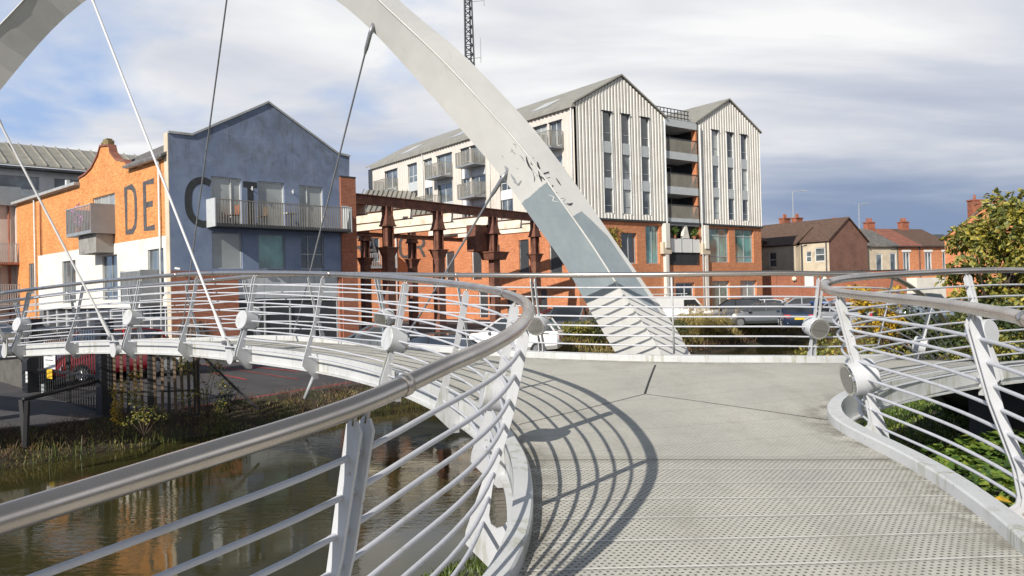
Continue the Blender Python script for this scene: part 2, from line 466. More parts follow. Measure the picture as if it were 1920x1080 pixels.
# blue render with damp stains
mt, t, b = base('blue_render')
uvn = t.n('ShaderNodeUVMap').outputs[0]
s_ = t.n('ShaderNodeSeparateXYZ', ins={0: uvn})
n = t.noise(uvn, 0.75, 7, 0.65, 0.4)
c = t.mix(t.ramp(n, [(0.38, 0.0), (0.62, 1.0)]), (0.175, 0.225, 0.34), (0.235, 0.29, 0.405))
up = t.ramp(t.math('DIVIDE', s_.outputs[1], 12.0), [(0.62, 0.0), (0.78, 1.0)])
n2 = t.noise(uvn, 1.1, 8, 0.72, 0.5)
c = t.mix(t.math('MULTIPLY', t.ramp(n2, [(0.42, 0.0), (0.60, 0.6)]), up), c, (0.125, 0.14, 0.165))
st = t.noise(t.mapping(uvn, scale=(5.5, 0.6, 1)), 1.0, 5, 0.6)
c = t.mix(t.math('MULTIPLY', t.ramp(st, [(0.55, 0.0), (0.7, 0.4)]), t.math('ADD', up, 0.25)), c, (0.09, 0.10, 0.12))
t.link(c, b.inputs['Base Color']); b.inputs['Roughness'].default_value = 0.85
M['blue'] = mt
M['white_render'] = plain('white_render', (0.74, 0.71, 0.64), 0.8, 0, 0.07, 1.0, dirt=(0.42, 0.38, 0.3), dscale=0.8, damt=0.35)
M['cream_render'] = plain('cream_render', (0.62, 0.53, 0.40), 0.85, 0, 0.1, 0.8, dirt=(0.32, 0.26, 0.2), dscale=0.7, damt=0.5)
M['pink_render'] = plain('pink_render', (0.56, 0.47, 0.42), 0.85, 0, 0.08, 0.8)
M['slate'] = plain('slate_roof', (0.13, 0.125, 0.12), 0.8, 0, 0.35, 2.5, bump=0.3, bscale=9, dirt=(0.24, 0.21, 0.16), dscale=0.9, damt=0.6)
M['brown_tile'] = plain('brown_tiles', (0.115, 0.07, 0.05), 0.8, 0, 0.3, 3, bump=0.4, bscale=8)
M['red_tile'] = plain('red_tiles', (0.24, 0.095, 0.065), 0.8, 0, 0.3, 3)
M['dark_grey'] = plain('dark_grey_metal', (0.055, 0.06, 0.065), 0.5, 0.2)
M['mid_grey'] = plain('grey_panel', (0.27, 0.29, 0.31), 0.5, 0, 0.08)
M['light_grey'] = plain('pale_grey_panel', (0.50, 0.53, 0.54), 0.5, 0, 0.08)
M['roof_metal'] = plain('grey_seam_roof', (0.34, 0.325, 0.28), 0.5, 0.2, 0.12, 1.5, dirt=(0.2, 0.18, 0.13), dscale=1.0, damt=0.4)
M['frame_white'] = plain('white_frame', (0.66, 0.67, 0.66), 0.4)
M['frame_grey'] = plain('grey_frame', (0.36, 0.38, 0.39), 0.4)
M['coping'] = plain('coping_metal', (0.40, 0.41, 0.41), 0.5, 0, 0.12, dirt=(0.2, 0.19, 0.15), damt=0.5)
M['picket'] = plain('picket_metal', (0.27, 0.245, 0.21), 0.5, 0.1, 0.15)
M['pane'] = glassy('window_glass', (0.12, 0.14, 0.15), 0.05, 0.7)
M['pane_blind'] = glassy('blind_glass', (0.36, 0.38, 0.36), 0.12, 0.25)
M['pane_teal'] = glassy('teal_glass', (0.15, 0.33, 0.31), 0.06, 0.5)
M['pane_dark'] = glassy('dark_glass', (0.035, 0.045, 0.05), 0.04)
M['letter'] = plain('letter_paint', (0.035, 0.04, 0.045), 0.8, 0, 0.3, 4)
M['letter_or'] = plain('letter_grey_paint', (0.09, 0.085, 0.09), 0.85, 0, 0.35, 4)
M['cladding'] = plain('ribbed_cladding', (0.70, 0.68, 0.63), 0.55, 0.0, 0.06, 0.6, dirt=(0.40, 0.36, 0.29), dscale=0.5, damt=0.35)
M['cladding_side'] = plain('ribbed_cladding_side', (0.64, 0.59, 0.53), 0.55, 0.0, 0.06, 0.6, dirt=(0.40, 0.36, 0.29), dscale=0.5, damt=0.3)
M['rust'] = plain('rusty_steel', (0.15, 0.06, 0.04), 0.75, 0.0, 0.35, 2.2, dirt=(0.30, 0.13, 0.06), dscale=1.8, damt=0.7)
M['cream_beam'] = plain('cream_beam', (0.80, 0.75, 0.62), 0.6, 0, 0.1, 1.2, dirt=(0.45, 0.22, 0.08), dscale=1.3, damt=0.5)
M['terracotta'] = plain('terracotta', (0.33, 0.115, 0.065), 0.85, 0, 0.3, 3, dirt=(0.12, 0.07, 0.05), dscale=2.0, damt=0.7)
M['asphalt'] = plain('asphalt', (0.062, 0.058, 0.06), 0.88, 0, 0.25, 0.7, bump=0.3, bscale=60, dirt=(0.10, 0.09, 0.085), dscale=0.35, damt=0.6)
M['red_line'] = plain('red_road_paint', (0.42, 0.05, 0.045), 0.8, 0, 0.25, 5, dirt=(0.09, 0.07, 0.07), dscale=6, damt=0.8)
M['yard'] = plain('yard_concrete', (0.13, 0.12, 0.105), 0.9, 0, 0.2, 1.2, bump=0.2, bscale=30)
M['earth'] = plain('bank_earth', (0.045, 0.034, 0.022), 0.95, 0, 0.5, 2.2, bump=1.0, bscale=9, dirt=(0.055, 0.07, 0.018), dscale=1.5, damt=0.9)
M['grassland'] = plain('rough_ground', (0.075, 0.085, 0.035), 0.95, 0, 0.4, 0.8, bump=0.6, bscale=5, dirt=(0.13, 0.10, 0.05), dscale=0.7, damt=0.7)
M['lawn'] = plain('mown_grass', (0.10, 0.15, 0.03), 0.95, 0, 0.35, 3, bump=0.7, bscale=25, dirt=(0.12, 0.10, 0.05), dscale=0.9, damt=0.5)
M['black'] = plain('black_metal', (0.018, 0.018, 0.02), 0.5, 0.1)
M['wood'] = plain('weathered_wood', (0.13, 0.09, 0.06), 0.9, 0, 0.35, 8)
M['hoarding'] = plain('grey_hoarding', (0.10, 0.095, 0.085), 0.7, 0, 0.3)
M['signwhite'] = plain('sign_white', (0.75, 0.75, 0.73), 0.5, 0, 0.03)
M['signyellow'] = plain('sign_yellow', (0.80, 0.50, 0.02), 0.5, 0, 0.03)
M['ink'] = plain('sign_ink', (0.05, 0.05, 0.06), 0.6)
M['concrete'] = plain('concrete', (0.30, 0.29, 0.27), 0.9, 0, 0.15, 1.5, dirt=(0.1, 0.1, 0.07), damt=0.6)
M['tyre'] = plain('tyre_rubber', (0.02, 0.02, 0.02), 0.8)
M['rim'] = plain('alloy_rim', (0.45, 0.45, 0.46), 0.3, 0.8)
M['carglass'] = glassy('car_glass', (0.03, 0.035, 0.04), 0.03)
M['taillight'] = plain('tail_light', (0.5, 0.02, 0.02), 0.2, coat=0.8)
M['headlight'] = plain('head_light', (0.6, 0.62, 0.65), 0.1, 0.3, coat=1.0)
M['plate_y'] = plain('yellow_plate', (0.75, 0.48, 0.03), 0.5)
M['plate_w'] = plain('white_plate', (0.75, 0.75, 0.75), 0.5)
M['lampglobe'] = plain('globe_glass', (0.80, 0.74, 0.55), 0.3)
def carpaint(name, col, metal=0.2):
    return plain(name, col, 0.28, metal, 0.04, 1.0, coat=0.8)
def leafmat(name, cols, rough=0.5, trans=0.25):
    mt, t, b = base(name)
    oi = t.n('ShaderNodeTexCoord').outputs['Object']
    wn = t.n('ShaderNodeTexWhiteNoise', noise_dimensions='3D')
    sn = t.n('ShaderNodeVectorMath', operation='SNAP', ins={0: oi, 1: (0.09, 0.09, 0.09)})
    t.link(sn.outputs[0], wn.inputs['Vector'])
    n = t.noise(oi, 1.7, 3, 0.6)
    f = t.math('ADD', t.math('MULTIPLY', wn.outputs[0], 0.55), t.math('MULTIPLY', n, 0.5))
    k = len(cols)
    c = t.ramp(f, [(0.2 + 0.65 * i / max(1, k - 1), cols[i]) for i in range(k)])
    t.link(c, b.inputs['Base Color']); b.inputs['Roughness'].default_value = rough
    tr = t.n('ShaderNodeBsdfTranslucent', ins={'Color': c})
    mx = t.n('ShaderNodeMixShader', ins={0: trans, 1: b.outputs[0], 2: tr.outputs[0]})
    out = [q for q in mt.node_tree.nodes if q.type == 'OUTPUT_MATERIAL'][0]
    t.link(mx.outputs[0], out.inputs[0])
    return mt
M['leaf_olive'] = leafmat('olive_leaves', [(0.045, 0.06, 0.015), (0.14, 0.165, 0.035), (0.32, 0.29, 0.06), (0.60, 0.46, 0.07)])
M['leaf_dark'] = leafmat('dark_leaves', [(0.02, 0.035, 0.012), (0.045, 0.07, 0.02), (0.09, 0.12, 0.03)])
M['leaf_ivy'] = leafmat('ivy_leaves', [(0.03, 0.06, 0.014), (0.075, 0.14, 0.025), (0.15, 0.23, 0.035), (0.32, 0.36, 0.06)])
M['leaf_yellow'] = leafmat('yellow_leaves', [(0.20, 0.17, 0.03), (0.50, 0.33, 0.03), (0.70, 0.42, 0.03)])
M['grass_dry'] = leafmat('dry_grass', [(0.24, 0.21, 0.06), (0.45, 0.36, 0.13), (0.60, 0.48, 0.22)])
M['grass_green'] = leafmat('green_grass', [(0.04, 0.06, 0.015), (0.08, 0.11, 0.025), (0.16, 0.17, 0.045)])
M['grass_mix'] = leafmat('bank_growth', [(0.06, 0.075, 0.015), (0.17, 0.18, 0.04), (0.30, 0.23, 0.07), (0.42, 0.29, 0.12)])
M['bramble'] = leafmat('dry_bramble', [(0.09, 0.05, 0.03), (0.20, 0.12, 0.07), (0.30, 0.20, 0.12)])
M['plume'] = leafmat('plume', [(0.42, 0.33, 0.18), (0.62, 0.50, 0.28)])
M['bark'] = plain('bark', (0.07, 0.05, 0.035), 0.9, 0, 0.3, 12, bump=0.5)
# water
mt, t, b = base('canal_water')
tc = t.n('ShaderNodeTexCoord').outputs['Object']
n = t.noise(tc, 0.35, 4, 0.6)
c = t.mix(t.ramp(n, [(0.35, 0.0), (0.65, 1.0)]), (0.032, 0.031, 0.010), (0.050, 0.044, 0.014))
t.link(c, b.inputs['Base Color']); b.inputs['Roughness'].default_value = 0.03
b.inputs['IOR'].default_value = 1.33; b.inputs['Specular IOR Level'].default_value = 0.55
wv = t.noise(t.mapping(tc, scale=(1.2, 2.8, 1), rot=(0, 0, R(25))), 2.6, 4, 0.55, 0.5)
wv2 = t.noise(tc, 9.0, 2, 0.5)
calm = t.ramp(t.noise(tc, 0.28, 3, 0.5), [(0.42, 0.12), (0.60, 1.0)])
h = t.math('MULTIPLY', t.math('ADD', wv, t.math('MULTIPLY', wv2, 0.10)), calm)
bn = t.n('ShaderNodeBump', ins={'Strength': 0.10, 'Distance': 0.05, 'Height': h})
t.link(bn.outputs[0], b.inputs['Normal'])
M['water'] = mt
#@@SETTING
# ------------------------------------------------------------------ the setting: ground, canal
NV = Vector((0.77, -0.64, 0)).normalized(); DV = Vector((0.64, 0.77, 0)).normalized()
def nd(n, s, z): q = NV * n + DV * s; return Vector((q.x, q.y, z))
WATER_Z = -1.36
def ns(x, y): return x * NV.x + y * NV.y, x * DV.x + y * DV.y
def edge_z(s_):                                     # level of the far bank top: the yard in the west lies lower
    u_ = min(1.0, max(0.0, (s_ - 20) / 16)); u_ = u_ * u_ * (3 - 2 * u_)
    return -0.70 + 0.55 * u_
def hg(x, y):
    n_, s_ = ns(x, y)
    return edge_z(s_) * min(1.0, max(0.0, (n_ + 34.0) / (34.0 - 21.0)))
def gpt(x_, y_, dz_=0.0):
    """point of the far ground seen at a place in the photograph"""
    a, b_ = ray(x_, y_); d = 5.0
    while d < 200 and 2.2 + b_ * d > hg(a * d, d): d += 0.02
    return Vector((a * d, d, hg(a * d, d) + dz_))
def sheet(name, n0, z0, n1, z1, mat_, s0=-400, s1=600, steps=1):
    mb = MB()
    for i in range(steps):
        a = s0 + (s1 - s0) * i / steps; b_ = s0 + (s1 - s0) * (i + 1) / steps
        mb.poly([nd(n0, a, z0), nd(n1, a, z1), nd(n1, b_, z1), nd(n0, b_, z0)])
    o = mb.build(name, mat_); tag(o, kind='structure'); return o
sheet('ground', -2500, 0.0, -140, 0.0, M['grassland'], -2500, 2500)
mb = MB(); SS = [-400, -100, -30] + list(range(-10, 60, 2)) + [90, 200, 600]; NN = [-140, -60, -34, -30, -26, -23.5, -21.0]
V = [nd(n_, s_, 0) for s_ in SS for n_ in NN]; V = [Vector((q.x, q.y, hg(q.x, q.y))) for q in V]
mb.mesh(V, [(i * 7 + j, (i + 1) * 7 + j, (i + 1) * 7 + j + 1, i * 7 + j + 1) for i in range(len(SS) - 1) for j in range(6)])
tag(mb.build('car_park', M['asphalt']), kind='structure')
sheet('water', -20.6, WATER_Z, -6.4, WATER_Z, M['water'], -400, 600)
sheet('near_ground', -4.3, -0.32, 2500, -0.1, M['earth'], -2500, 2500)
def bank(name, prof, mat_, s0, s1, amp, seed, step=0.45, far=True):
    """bumpy strip; for the far bank the second number is the share of the way down to the water"""
    rnd = random.Random(seed); mb = MB(); rows = []
    k = int((s1 - s0) / step)
    for i in range(k + 1):
        s_c = s0 + (s1 - s0) * i / k
        row = []
        for j, (n, z) in enumerate(prof):
            zz = (edge_z(s_c) + (WATER_Z - 0.12 - edge_z(s_c)) * z) if far else z
            e_ = 0 if j in (0, len(prof) - 1) else 1
            row.append(nd(n + rnd.uniform(-amp, amp) * e_, s_c, zz + rnd.uniform(-amp, amp) * 0.6 * e_))
        rows.append(row)
    V = [q for r_ in rows for q in r_]; w_ = len(prof)
    mb.mesh(V, [(i * w_ + j, i * w_ + j + 1, (i + 1) * w_ + j + 1, (i + 1) * w_ + j) for i in range(k) for j in range(w_ - 1)])
    o = mb.build(name, mat_, smooth=True); tag(o, kind='structure'); return o
BK = [(-21.25, 0.004), (-20.95, -0.04), (-20.75, 0.16), (-20.55, 0.40), (-20.3, 0.62), (-20.0, 0.84), (-19.5, 1.15)]
bank('canal_bank', BK, M['earth'], -30, 90, 0.09, 3)
bank('canal_bank', [(-4.0, -0.33), (-4.6, -0.30), (-5.3, -0.55), (-6.2, -0.95), (-7.0, -1.28), (-7.6, -1.55)], M['earth'], -30, 90, 0.10, 4, far=False)
# painted red lines of the car park
def line(name, a, b_, wd, mat_, z=0.004):
    a = Vector(a); b_ = Vector(b_); d = (b_ - a); d.z = 0; L_ = d.length; d.normalize(); s_ = Vector((-d.y, d.x, 0)) * wd / 2
    mb = MB(); k = max(1, int(L_ / 0.5)); 
    G = lambda q: Vector((q.x, q.y, hg(q.x, q.y) + 0.012))
    for i in range(k):
        p, q = a + d * L_ * i / k, a + d * L_ * (i + 1) / k
        mb.poly([G(p - s_), G(q - s_), G(q + s_), G(p + s_)])
    o = mb.build(name, mat_); tag(o, kind='structure'); return o
line('parking_line', gpt(345, 766), gpt(660, 717), 0.10, M['red_line'])
line('parking_line', gpt(400, 700), gpt(462, 712), 0.12, M['red_line'])
line('parking_line', gpt(380, 683), gpt(560, 712), 0.07, M['red_line'])
line('parking_line', gpt(470, 688), gpt(560, 697), 0.12, M['red_line'])

# ------------------------------------------------------------------ the footbridge
import numpy as np
# levels of the deck edge (x, y, z)
LV = np.array([(-1.276, 1.95, 0.424), (-1.089, 2.1, 0.467), (-0.868, 2.35, 0.513), (-0.594, 2.7, 0.557), (-0.414, 3.0, 0.614), (-0.302, 3.25, 0.663), (-0.153, 3.6, 0.694), (-0.048, 3.8, 0.72), (0.053, 4.3, 0.774), (0.093, 4.8, 0.828), (0.057, 6.2, 0.919), (-0.231, 7.6, 1.012), (-1.039, 9.4, 1.148), (-2.034, 10.7, 1.261), (-2.902, 11.6, 1.336), (-5.017, 13.3, 1.44), (-6.48, 14.5, 1.455), (-8.112, 15.6, 1.427), (-9.917, 16.7, 1.345), (-11.417, 17.6, 1.259), (2.589, 4.0, 0.766), (2.739, 4.6, 0.791), (2.891, 5.5, 0.831), (2.933, 6.2, 0.856), (2.924, 6.8, 0.886), (2.907, 7.2, 0.911), (2.967, 7.6, 0.953), (3.107, 7.9, 0.992), (3.387, 8.2, 1.026), (3.97, 8.7, 1.059), (4.951, 9.4, 1.093), (5.911, 9.9, 1.11), (6.621, 10.2, 1.104), (-12.524, 19.3, 1.08), (-9.759, 18.1, 1.28), (-6.618, 16.5, 1.383), (-4.77, 15.4, 1.444), (-2.966, 14.1, 1.396), (-1.257, 12.8, 1.306), (0.795, 11.7, 1.223), (2.608, 11.2, 1.18), (3.869, 11.0, 1.158), (4.489, 11.1, 1.13), (5.203, 11.4, 1.113), (5.792, 11.9, 1.079), (-3, -1, 0.3), (0.2, -1, 0.3), (1.45, 1, 0.47), (-15.6, 20, 0.98), (-16.5, 21.6, 0.85), (-2, 0.9, 0.36), (2.2, 3, 0.62), (0, 0, 0.42)])
def _tps(a, b): 
    d2 = ((a[:, None, :] - b[None, :, :]) ** 2).sum(-1)
    return 0.5 * d2 * np.log(d2 + 1e-9)
_n = len(LV); _K = np.zeros((_n + 3, _n + 3)); _K[:_n, :_n] = _tps(LV[:, :2], LV[:, :2]) + np.eye(_n) * 0.15
_K[:_n, _n:] = np.c_[np.ones(_n), LV[:, :2]]; _K[_n:, :_n] = _K[:_n, _n:].T
_W = np.linalg.solve(_K, np.r_[LV[:, 2], 0, 0, 0])
def zdk(X, Y):
    q = np.array([[X, Y]])
    return float((_tps(q, LV[:, :2]) @ _W[:_n])[0] + _W[_n] + _W[_n + 1] * X + _W[_n + 2] * Y)
def crom(pts, step=0.08):
    P = [Vector(p) for p in pts]; P = [P[0] * 2 - P[1]] + P + [P[-1] * 2 - P[-2]]
    out = []
    for i in range(1, len(P) - 2):
        n = max(2, int((P[i + 1] - P[i]).length / 0.05))
        for j in range(n):
            u_ = j / n
            out.append(0.5 * ((2 * P[i]) + (P[i + 1] - P[i - 1]) * u_ + (2 * P[i - 1] - 5 * P[i] + 4 * P[i + 1] - P[i + 2]) * u_ ** 2 +
                              (3 * P[i] - P[i - 1] - 3 * P[i + 1] + P[i + 2]) * u_ ** 3))
    out.append(P[-2])
    # even arc length
    res = [out[0]]; acc = 0.0
    for a, b_ in zip(out, out[1:]):
        L = (b_ - a).length
        while acc + L >= step:
            u_ = (step - acc) / L; a = a + (b_ - a) * u_; res.append(a.copy()); L = (b_ - a).length; acc = 0.0
        acc += L
    return res
def smooth(P, k=3, it=2):
    for _ in range(it):
        P = [P[0]] + [(P[max(0, i - k)] + P[i] * 2 + P[min(len(P) - 1, i + k)]) / 4 for i in range(1, len(P) - 1)] + [P[-1]]
    return P
A_ = [(-3.0, -1.0), (-2.4, 0.0), (-1.85, 1.05), (-1.30, 1.93), (-1.089, 2.1), (-0.868, 2.35), (-0.594, 2.7), (-0.414, 3.0), (-0.302, 3.25), (-0.153, 3.6), (-0.03, 3.95), (0.053, 4.35), (0.10, 4.85), (0.10, 5.6), (0.045, 6.25), (-0.231, 7.6), (-1.039, 9.4), (-2.034, 10.75), (-2.95, 11.65), (-4.9, 13.25), (-6.48, 14.5), (-8.112, 15.6), (-9.917, 16.7), (-11.5, 17.6), (-13.6, 18.75), (-15.6, 19.8)]
B_ = [(0.2, -1.0), (0.85, 0.0), (1.45, 1.0), (1.95, 2.0), (2.35, 3.0), (2.60, 4.0), (2.76, 4.7), (2.88, 5.5), (2.92, 6.2), (2.90, 6.8), (2.90, 7.25), (3.0, 7.65), (3.16, 7.95), (3.43, 8.24), (3.97, 8.7), (4.951, 9.35), (5.911, 9.88), (6.621, 10.25), (7.3, 10.8)]
C_ = [(-16.7, 21.6), (-14.6, 20.4), (-12.524, 19.3), (-9.65, 18.0), (-6.7, 16.45), (-4.77, 15.3), (-2.966, 14.05), (-1.257, 12.85), (-0.2, 12.2), (0.85, 11.72), (1.75, 11.42), (2.608, 11.2), (3.4, 11.07), (4.1, 11.05), (4.7, 11.15), (5.25, 11.42), (5.75, 11.9)]
def lift(P): return [Vector((p.x, p.y, zdk(p.x, p.y))) for p in P]
def v3(L): return [Vector((a, b_, 0)) for a, b_ in L]
PA = lift(smooth(crom(v3(A_))))
PB = lift(smooth(crom(v3(B_))))
PC = lift(smooth(crom(v3(C_))))
zc = PC[-1].z
ramp_c = [PC[-1], Vector((6.45, 12.75, zc - 0.17)), Vector((7.34, 13.85, zc - 0.45)), Vector((8.1, 14.85, zc - 0.80)), Vector((8.9, 15.9, zc - 1.22))]
PR = crom(ramp_c)
zb = PB[-1].z
ramp_b = [PB[-1], Vector((8.0, 11.55, zb - 0.17)), Vector((8.9, 12.65, zb - 0.45)), Vector((9.7, 13.65, zb - 0.80)), Vector((10.5, 14.7, zb - 1.22))]
PS = crom(ramp_b)

bridge = thing('footbridge', 'pale grey curved steel footbridge with looping handrails and one big arch', 'footbridge')
H = 1.25; LEAN = 0.30; RAIL_R = 0.038
def frames(P, side):
    out = []
    for i, p in enumerate(P):
        t_ = (P[min(i + 2, len(P) - 1)] - P[max(i - 2, 0)]); t_.z = 0; t_.normalize()
        out.append((p, t_, Vector((t_.y, -t_.x, 0)) * side))
    return out
def off(fr, h, extra=0.0):
    p, t_, o_ = fr
    return Vector((p.x, p.y, p.z + h)) + o_ * (LEAN * (1 - h / H) + extra)
# outward side: +1 = right of travel
FA = frames(PA, -1); FB = frames(PB, 1); FC = frames(PC, -1); FR = frames(PR, -1); FS = frames(PS, 1)
def thin(F, k=2):
    q = F[::k]
    if q[-1] is not F[-1]: q = q + [F[-1]]
    return q
def rail(F, seg=14):
    mb = MB(); mb.tube([off(f, H) for f in thin(F)], RAIL_R, seg)
    return mb.build('handrail', M['steel'], bridge, smooth=True)
BARH = [H - 0.185 - 0.142 * k for k in range(8)]
def bars(F, seg=8):
    for h in BARH:
        mb = MB(); mb.tube([off(f, h) for f in thin(F)], 0.0125, seg)
        mb.build('rail_bar', M['bar'], bridge, smooth=True)
for F in (FA, FB, FC, FR, FS): rail(F); bars(F)
# collars where rail lengths are joined
def collar(F, i):
    mb = MB(); a = off(F[i], H); b_ = off(F[i + 1], H); d = (b_ - a).normalized()
    mb.tube([a - d * 0.02, a + d * 0.02], RAIL_R + 0.006, 12); mb.build('rail_collar', M['steel'], bridge, smooth=True)
for i_ in (60, 110, 175, 230): collar(FA, i_)
for i_ in (70, 120, 165): collar(FB, i_)
for i_ in (90, 150, 200, 228): collar(FC, i_)
# edge beams
def beam(F, z0=-0.15, z1=0.09, o0=0.0, o1=0.125):
    mb = MB(); V = []
    T = thin(F, 2)
    for p, t_, o_ in T:
        for o2, zz in ((o0, z0), (o1, z0), (o1, z1), (o0 + 0.012, z1), (o0, z1 - 0.012)):
            V.append(p + o_ * o2 + Vector((0, 0, zz)))
    Fc = []
    n = 5
    for i in range(len(T) - 1):
        for k in range(n):
            k2 = (k + 1) % n
            Fc.append((i * n + k, i * n + k2, (i + 1) * n + k2, (i + 1) * n + k))
    Fc += [tuple(range(n)), tuple((len(T) - 1) * n + k for k in range(n - 1, -1, -1))]
    mb.mesh(V, Fc); o = mb.build('edge_beam', M['beam'], bridge, auto=30)
    # bottom flange
    mb = MB(); V = []
    for p, t_, o_ in T:
        for o2, zz in ((-0.02, z0 - 0.02), (o1 + 0.05, z0 - 0.02), (o1 + 0.05, z0 - 0.002), (-0.02, z0 - 0.002)):
            V.append(p + o_ * o2 + Vector((0, 0, zz)))
    n = 4; Fc = []
    for i in range(len(T) - 1):
        for k in range(n):
            k2 = (k + 1) % n
            Fc.append((i * n + k, i * n + k2, (i + 1) * n + k2, (i + 1) * n + k))
    Fc += [tuple(range(n)), tuple((len(T) - 1) * n + k for k in range(n - 1, -1, -1))]
    mb.mesh(V, Fc); mb.build('beam_flange', M['beam'], bridge, auto=30)
for F in (FA, FB, FC): beam(F)
for F in (FR, FS): beam(F, -0.3, 0.06)

# posts: twin leaning plates with a boot that runs back into the edge beam
PROF_OUT = [(-0.005, H - 0.06), (0.02, H - 0.045), (0.045, H - 0.07), (0.165, 0.62), (0.385, 0.02), (0.395, -0.05), (0.19, -0.26), (0.128, -0.26)]
PROF_IN = [(0.128, 0.0), (0.14, 0.075), (0.165, 0.045), (0.20, 0.035), (0.235, 0.06), (0.245, 0.11), (0.22, 0.28), (0.085, 0.70), (-0.02, H - 0.10)]
PROF = PROF_OUT + PROF_IN
def post(F, i, twin=True, drum=False, thinpost=False, hz=0.50):
    p, t_, o_ = F[i]
    def q(o2, z, s_): return p + o_ * o2 + Vector((0, 0, z)) + t_ * s_
    mb = MB()
    if thinpost:
        mb.tube([q(LEAN * (1 - h / H), h, 0) for h in (0.10, 0.7, H - 0.02)], 0.016, 8)
        return mb.build('baluster', M['paint'], bridge, smooth=True)
    for s_ in ((-0.038, 0.026) if twin else (-0.007,)):
        mb.prism([q(a, z, s_) for a, z in PROF], t_ * 0.013)
    po = mb.build('post', M['paint'], bridge)
    for s_ in ((-0.032, 0.032) if twin else (0.0,)):
        mb = MB(); mb.tube([q(0.015, H - 0.075, s_), q(0.002, H - 0.02, s_)], 0.008, 6)
        mb.build('rail_pin', M['steel'], po, smooth=True)
    if drum:
        oc = LEAN * (1 - hz / H)
        ax = (o_ + Vector((0, 0, LEAN / H * 0.9))).normalized()     # square to the leaning post
        c0 = q(oc + 0.02, hz, 0)
        mb = MB(); r_ = 0.15
        a = c0 - ax * 0.13; b_ = c0 + ax * 0.09
        mb.tube([a, a + ax * 0.008, b_ - ax * 0.008, b_], [r_ - 0.008, r_, r_, r_ - 0.008], 32)
        mb.build('lamp_drum', M['paint'], po, auto=40)
        mb = MB(); mb.tube([a - ax * 0.022, a - ax * 0.001], [r_ - 0.004, r_ - 0.004], 32); mb.build('lamp_ring', M['chrome'], po, auto=40)
        mb = MB(); mb.tube([a - ax * 0.026, a - ax * 0.023], [r_ - 0.03, r_ - 0.03], 32); mb.build('lamp_lens', M['lens'], po, auto=40)
    return po
def idx(F, X, Y): return min(range(len(F)), key=lambda i: (F[i][0].x - X) ** 2 + (F[i][0].y - Y) ** 2)
def idx_px(F, x, y, d): q = at(x, y, d); return idx(F, q.x, q.y)
def along(F, i, metres): return i + int(round(metres / 0.08))
i5 = idx(FA, 0.06, 4.58)
SPEC_A = [(along(FA, i5, -1.93), True), (i5, False), (idx(FA, 0.05, 6.35), True), (along(FA, i5, -3.8), False)] + [
    (idx_px(FA, x, y, d), dr) for x, y, d, dr in ((882, 536, 8.2, False), (762, 523, 9.8, True), (607, 513.5, 11.45, False), (481, 512, 12.6, True), (371, 514, 13.7, False), (261, 520.5, 14.85, True),
                                                  (157, 530, 15.95, False), (57, 544, 16.95, True), (-60, 560, 18.1, False))]
for k_, (i, dr) in enumerate(SPEC_A): post(FA, i, twin=True if dr else False, drum=dr, hz=0.40 if k_ == 0 else 0.50)
for x, y, d, tw, dr in ((1567, 548, 7.0, True, True), (1853, 583, 4.75, True, False), (1812, 508, 9.7, True, True)):
    post(FB, idx_px(FB, x, y, d), tw, dr)
post(FB, idx(FB, 2.2, 2.6), True, True)
for x, y, d, tw, dr in ((1000, 516, 11.9, True, True), (1532, 513, 11.1, True, True), (852, 516, 12.6, False, False), (707, 514, 13.6, True, True),
                        (581, 515, 14.6, False, False), (466, 519, 15.7, True, True), (353, 530, 16.6, False, False), (242, 539, 17.4, True, True), (137, 548, 18.3, False, False), (30, 562, 19.1, True, True)):
    post(FC, idx_px(FC, x, y, d), tw, dr)
post(FC, idx_px(FC, 1257, 514, 11.3), thinpost=True)
post(FC, len(FC) - 1, thinpost=True)
post(FR, idx(FR, 7.34, 13.85), True, True)
post(FS, idx(FS, 8.9, 12.65), True, False)

# deck surface
def region(polyline, step=0.17):
    pts2 = [(p.x, p.y) for p in polyline]; n = len(pts2)
    from mathutils import Vector as V2
    xs = [p[0] for p in pts2]; ys = [p[1] for p in pts2]
    vs = [V2(p) for p in pts2]; ed = [(i, (i + 1) % n) for i in range(n)]
    def inside(x, y):
        c_ = False
        for i in range(n):
            x1, y1 = pts2[i]; x2, y2 = pts2[(i + 1) % n]
            if (y1 > y) != (y2 > y) and x < (x2 - x1) * (y - y1) / (y2 - y1) + x1: c_ = not c_
        return c_
    y = min(ys)
    while y < max(ys):
        x = min(xs)
        while x < max(xs):
            if inside(x, y): vs.append(V2((x, y)))
            x += step
        y += step
    r_ = delaunay_2d_cdt(vs, ed, [], 1, 1e-5)
    return r_[0], r_[2]
loop = [f[0] for f in FA[::3]] + [f[0] for f in FC[::3]] + [FC[-1][0]] + [f[0] for f in FB[::-3]]
vv_, ff_ = region(loop)
mb = MB(); mb.mesh([(q.x, q.y, zdk(q.x, q.y)) for q in vv_], [tuple(f) for f in ff_])
deck = mb.build('deck', M['deck'], bridge, smooth=True)
at_ = deck.data.attributes.new('edge', 'FLOAT', 'POINT')
LPn = np.array([(p.x, p.y) for p in loop]); 
for i_, v_ in enumerate(deck.data.vertices):
    at_.data[i_].value = float(np.sqrt(((LPn - np.array([[v_.co.x, v_.co.y]])) ** 2).sum(1)).min())
bm = bmesh.new(); bm.from_mesh(deck.data); bmesh.ops.recalc_face_normals(bm, faces=bm.faces)
if sum(f.normal.z for f in bm.faces) < 0: bmesh.ops.reverse_faces(bm, faces=bm.faces)
bm.to_mesh(deck.data); bm.free()
# underside plate
mb = MB(); mb.mesh([(q.x, q.y, zdk(q.x, q.y) - 0.14) for q in vv_], [tuple(f) for f in ff_])
mb.build('deck_soffit', M['paint'], bridge, smooth=True)
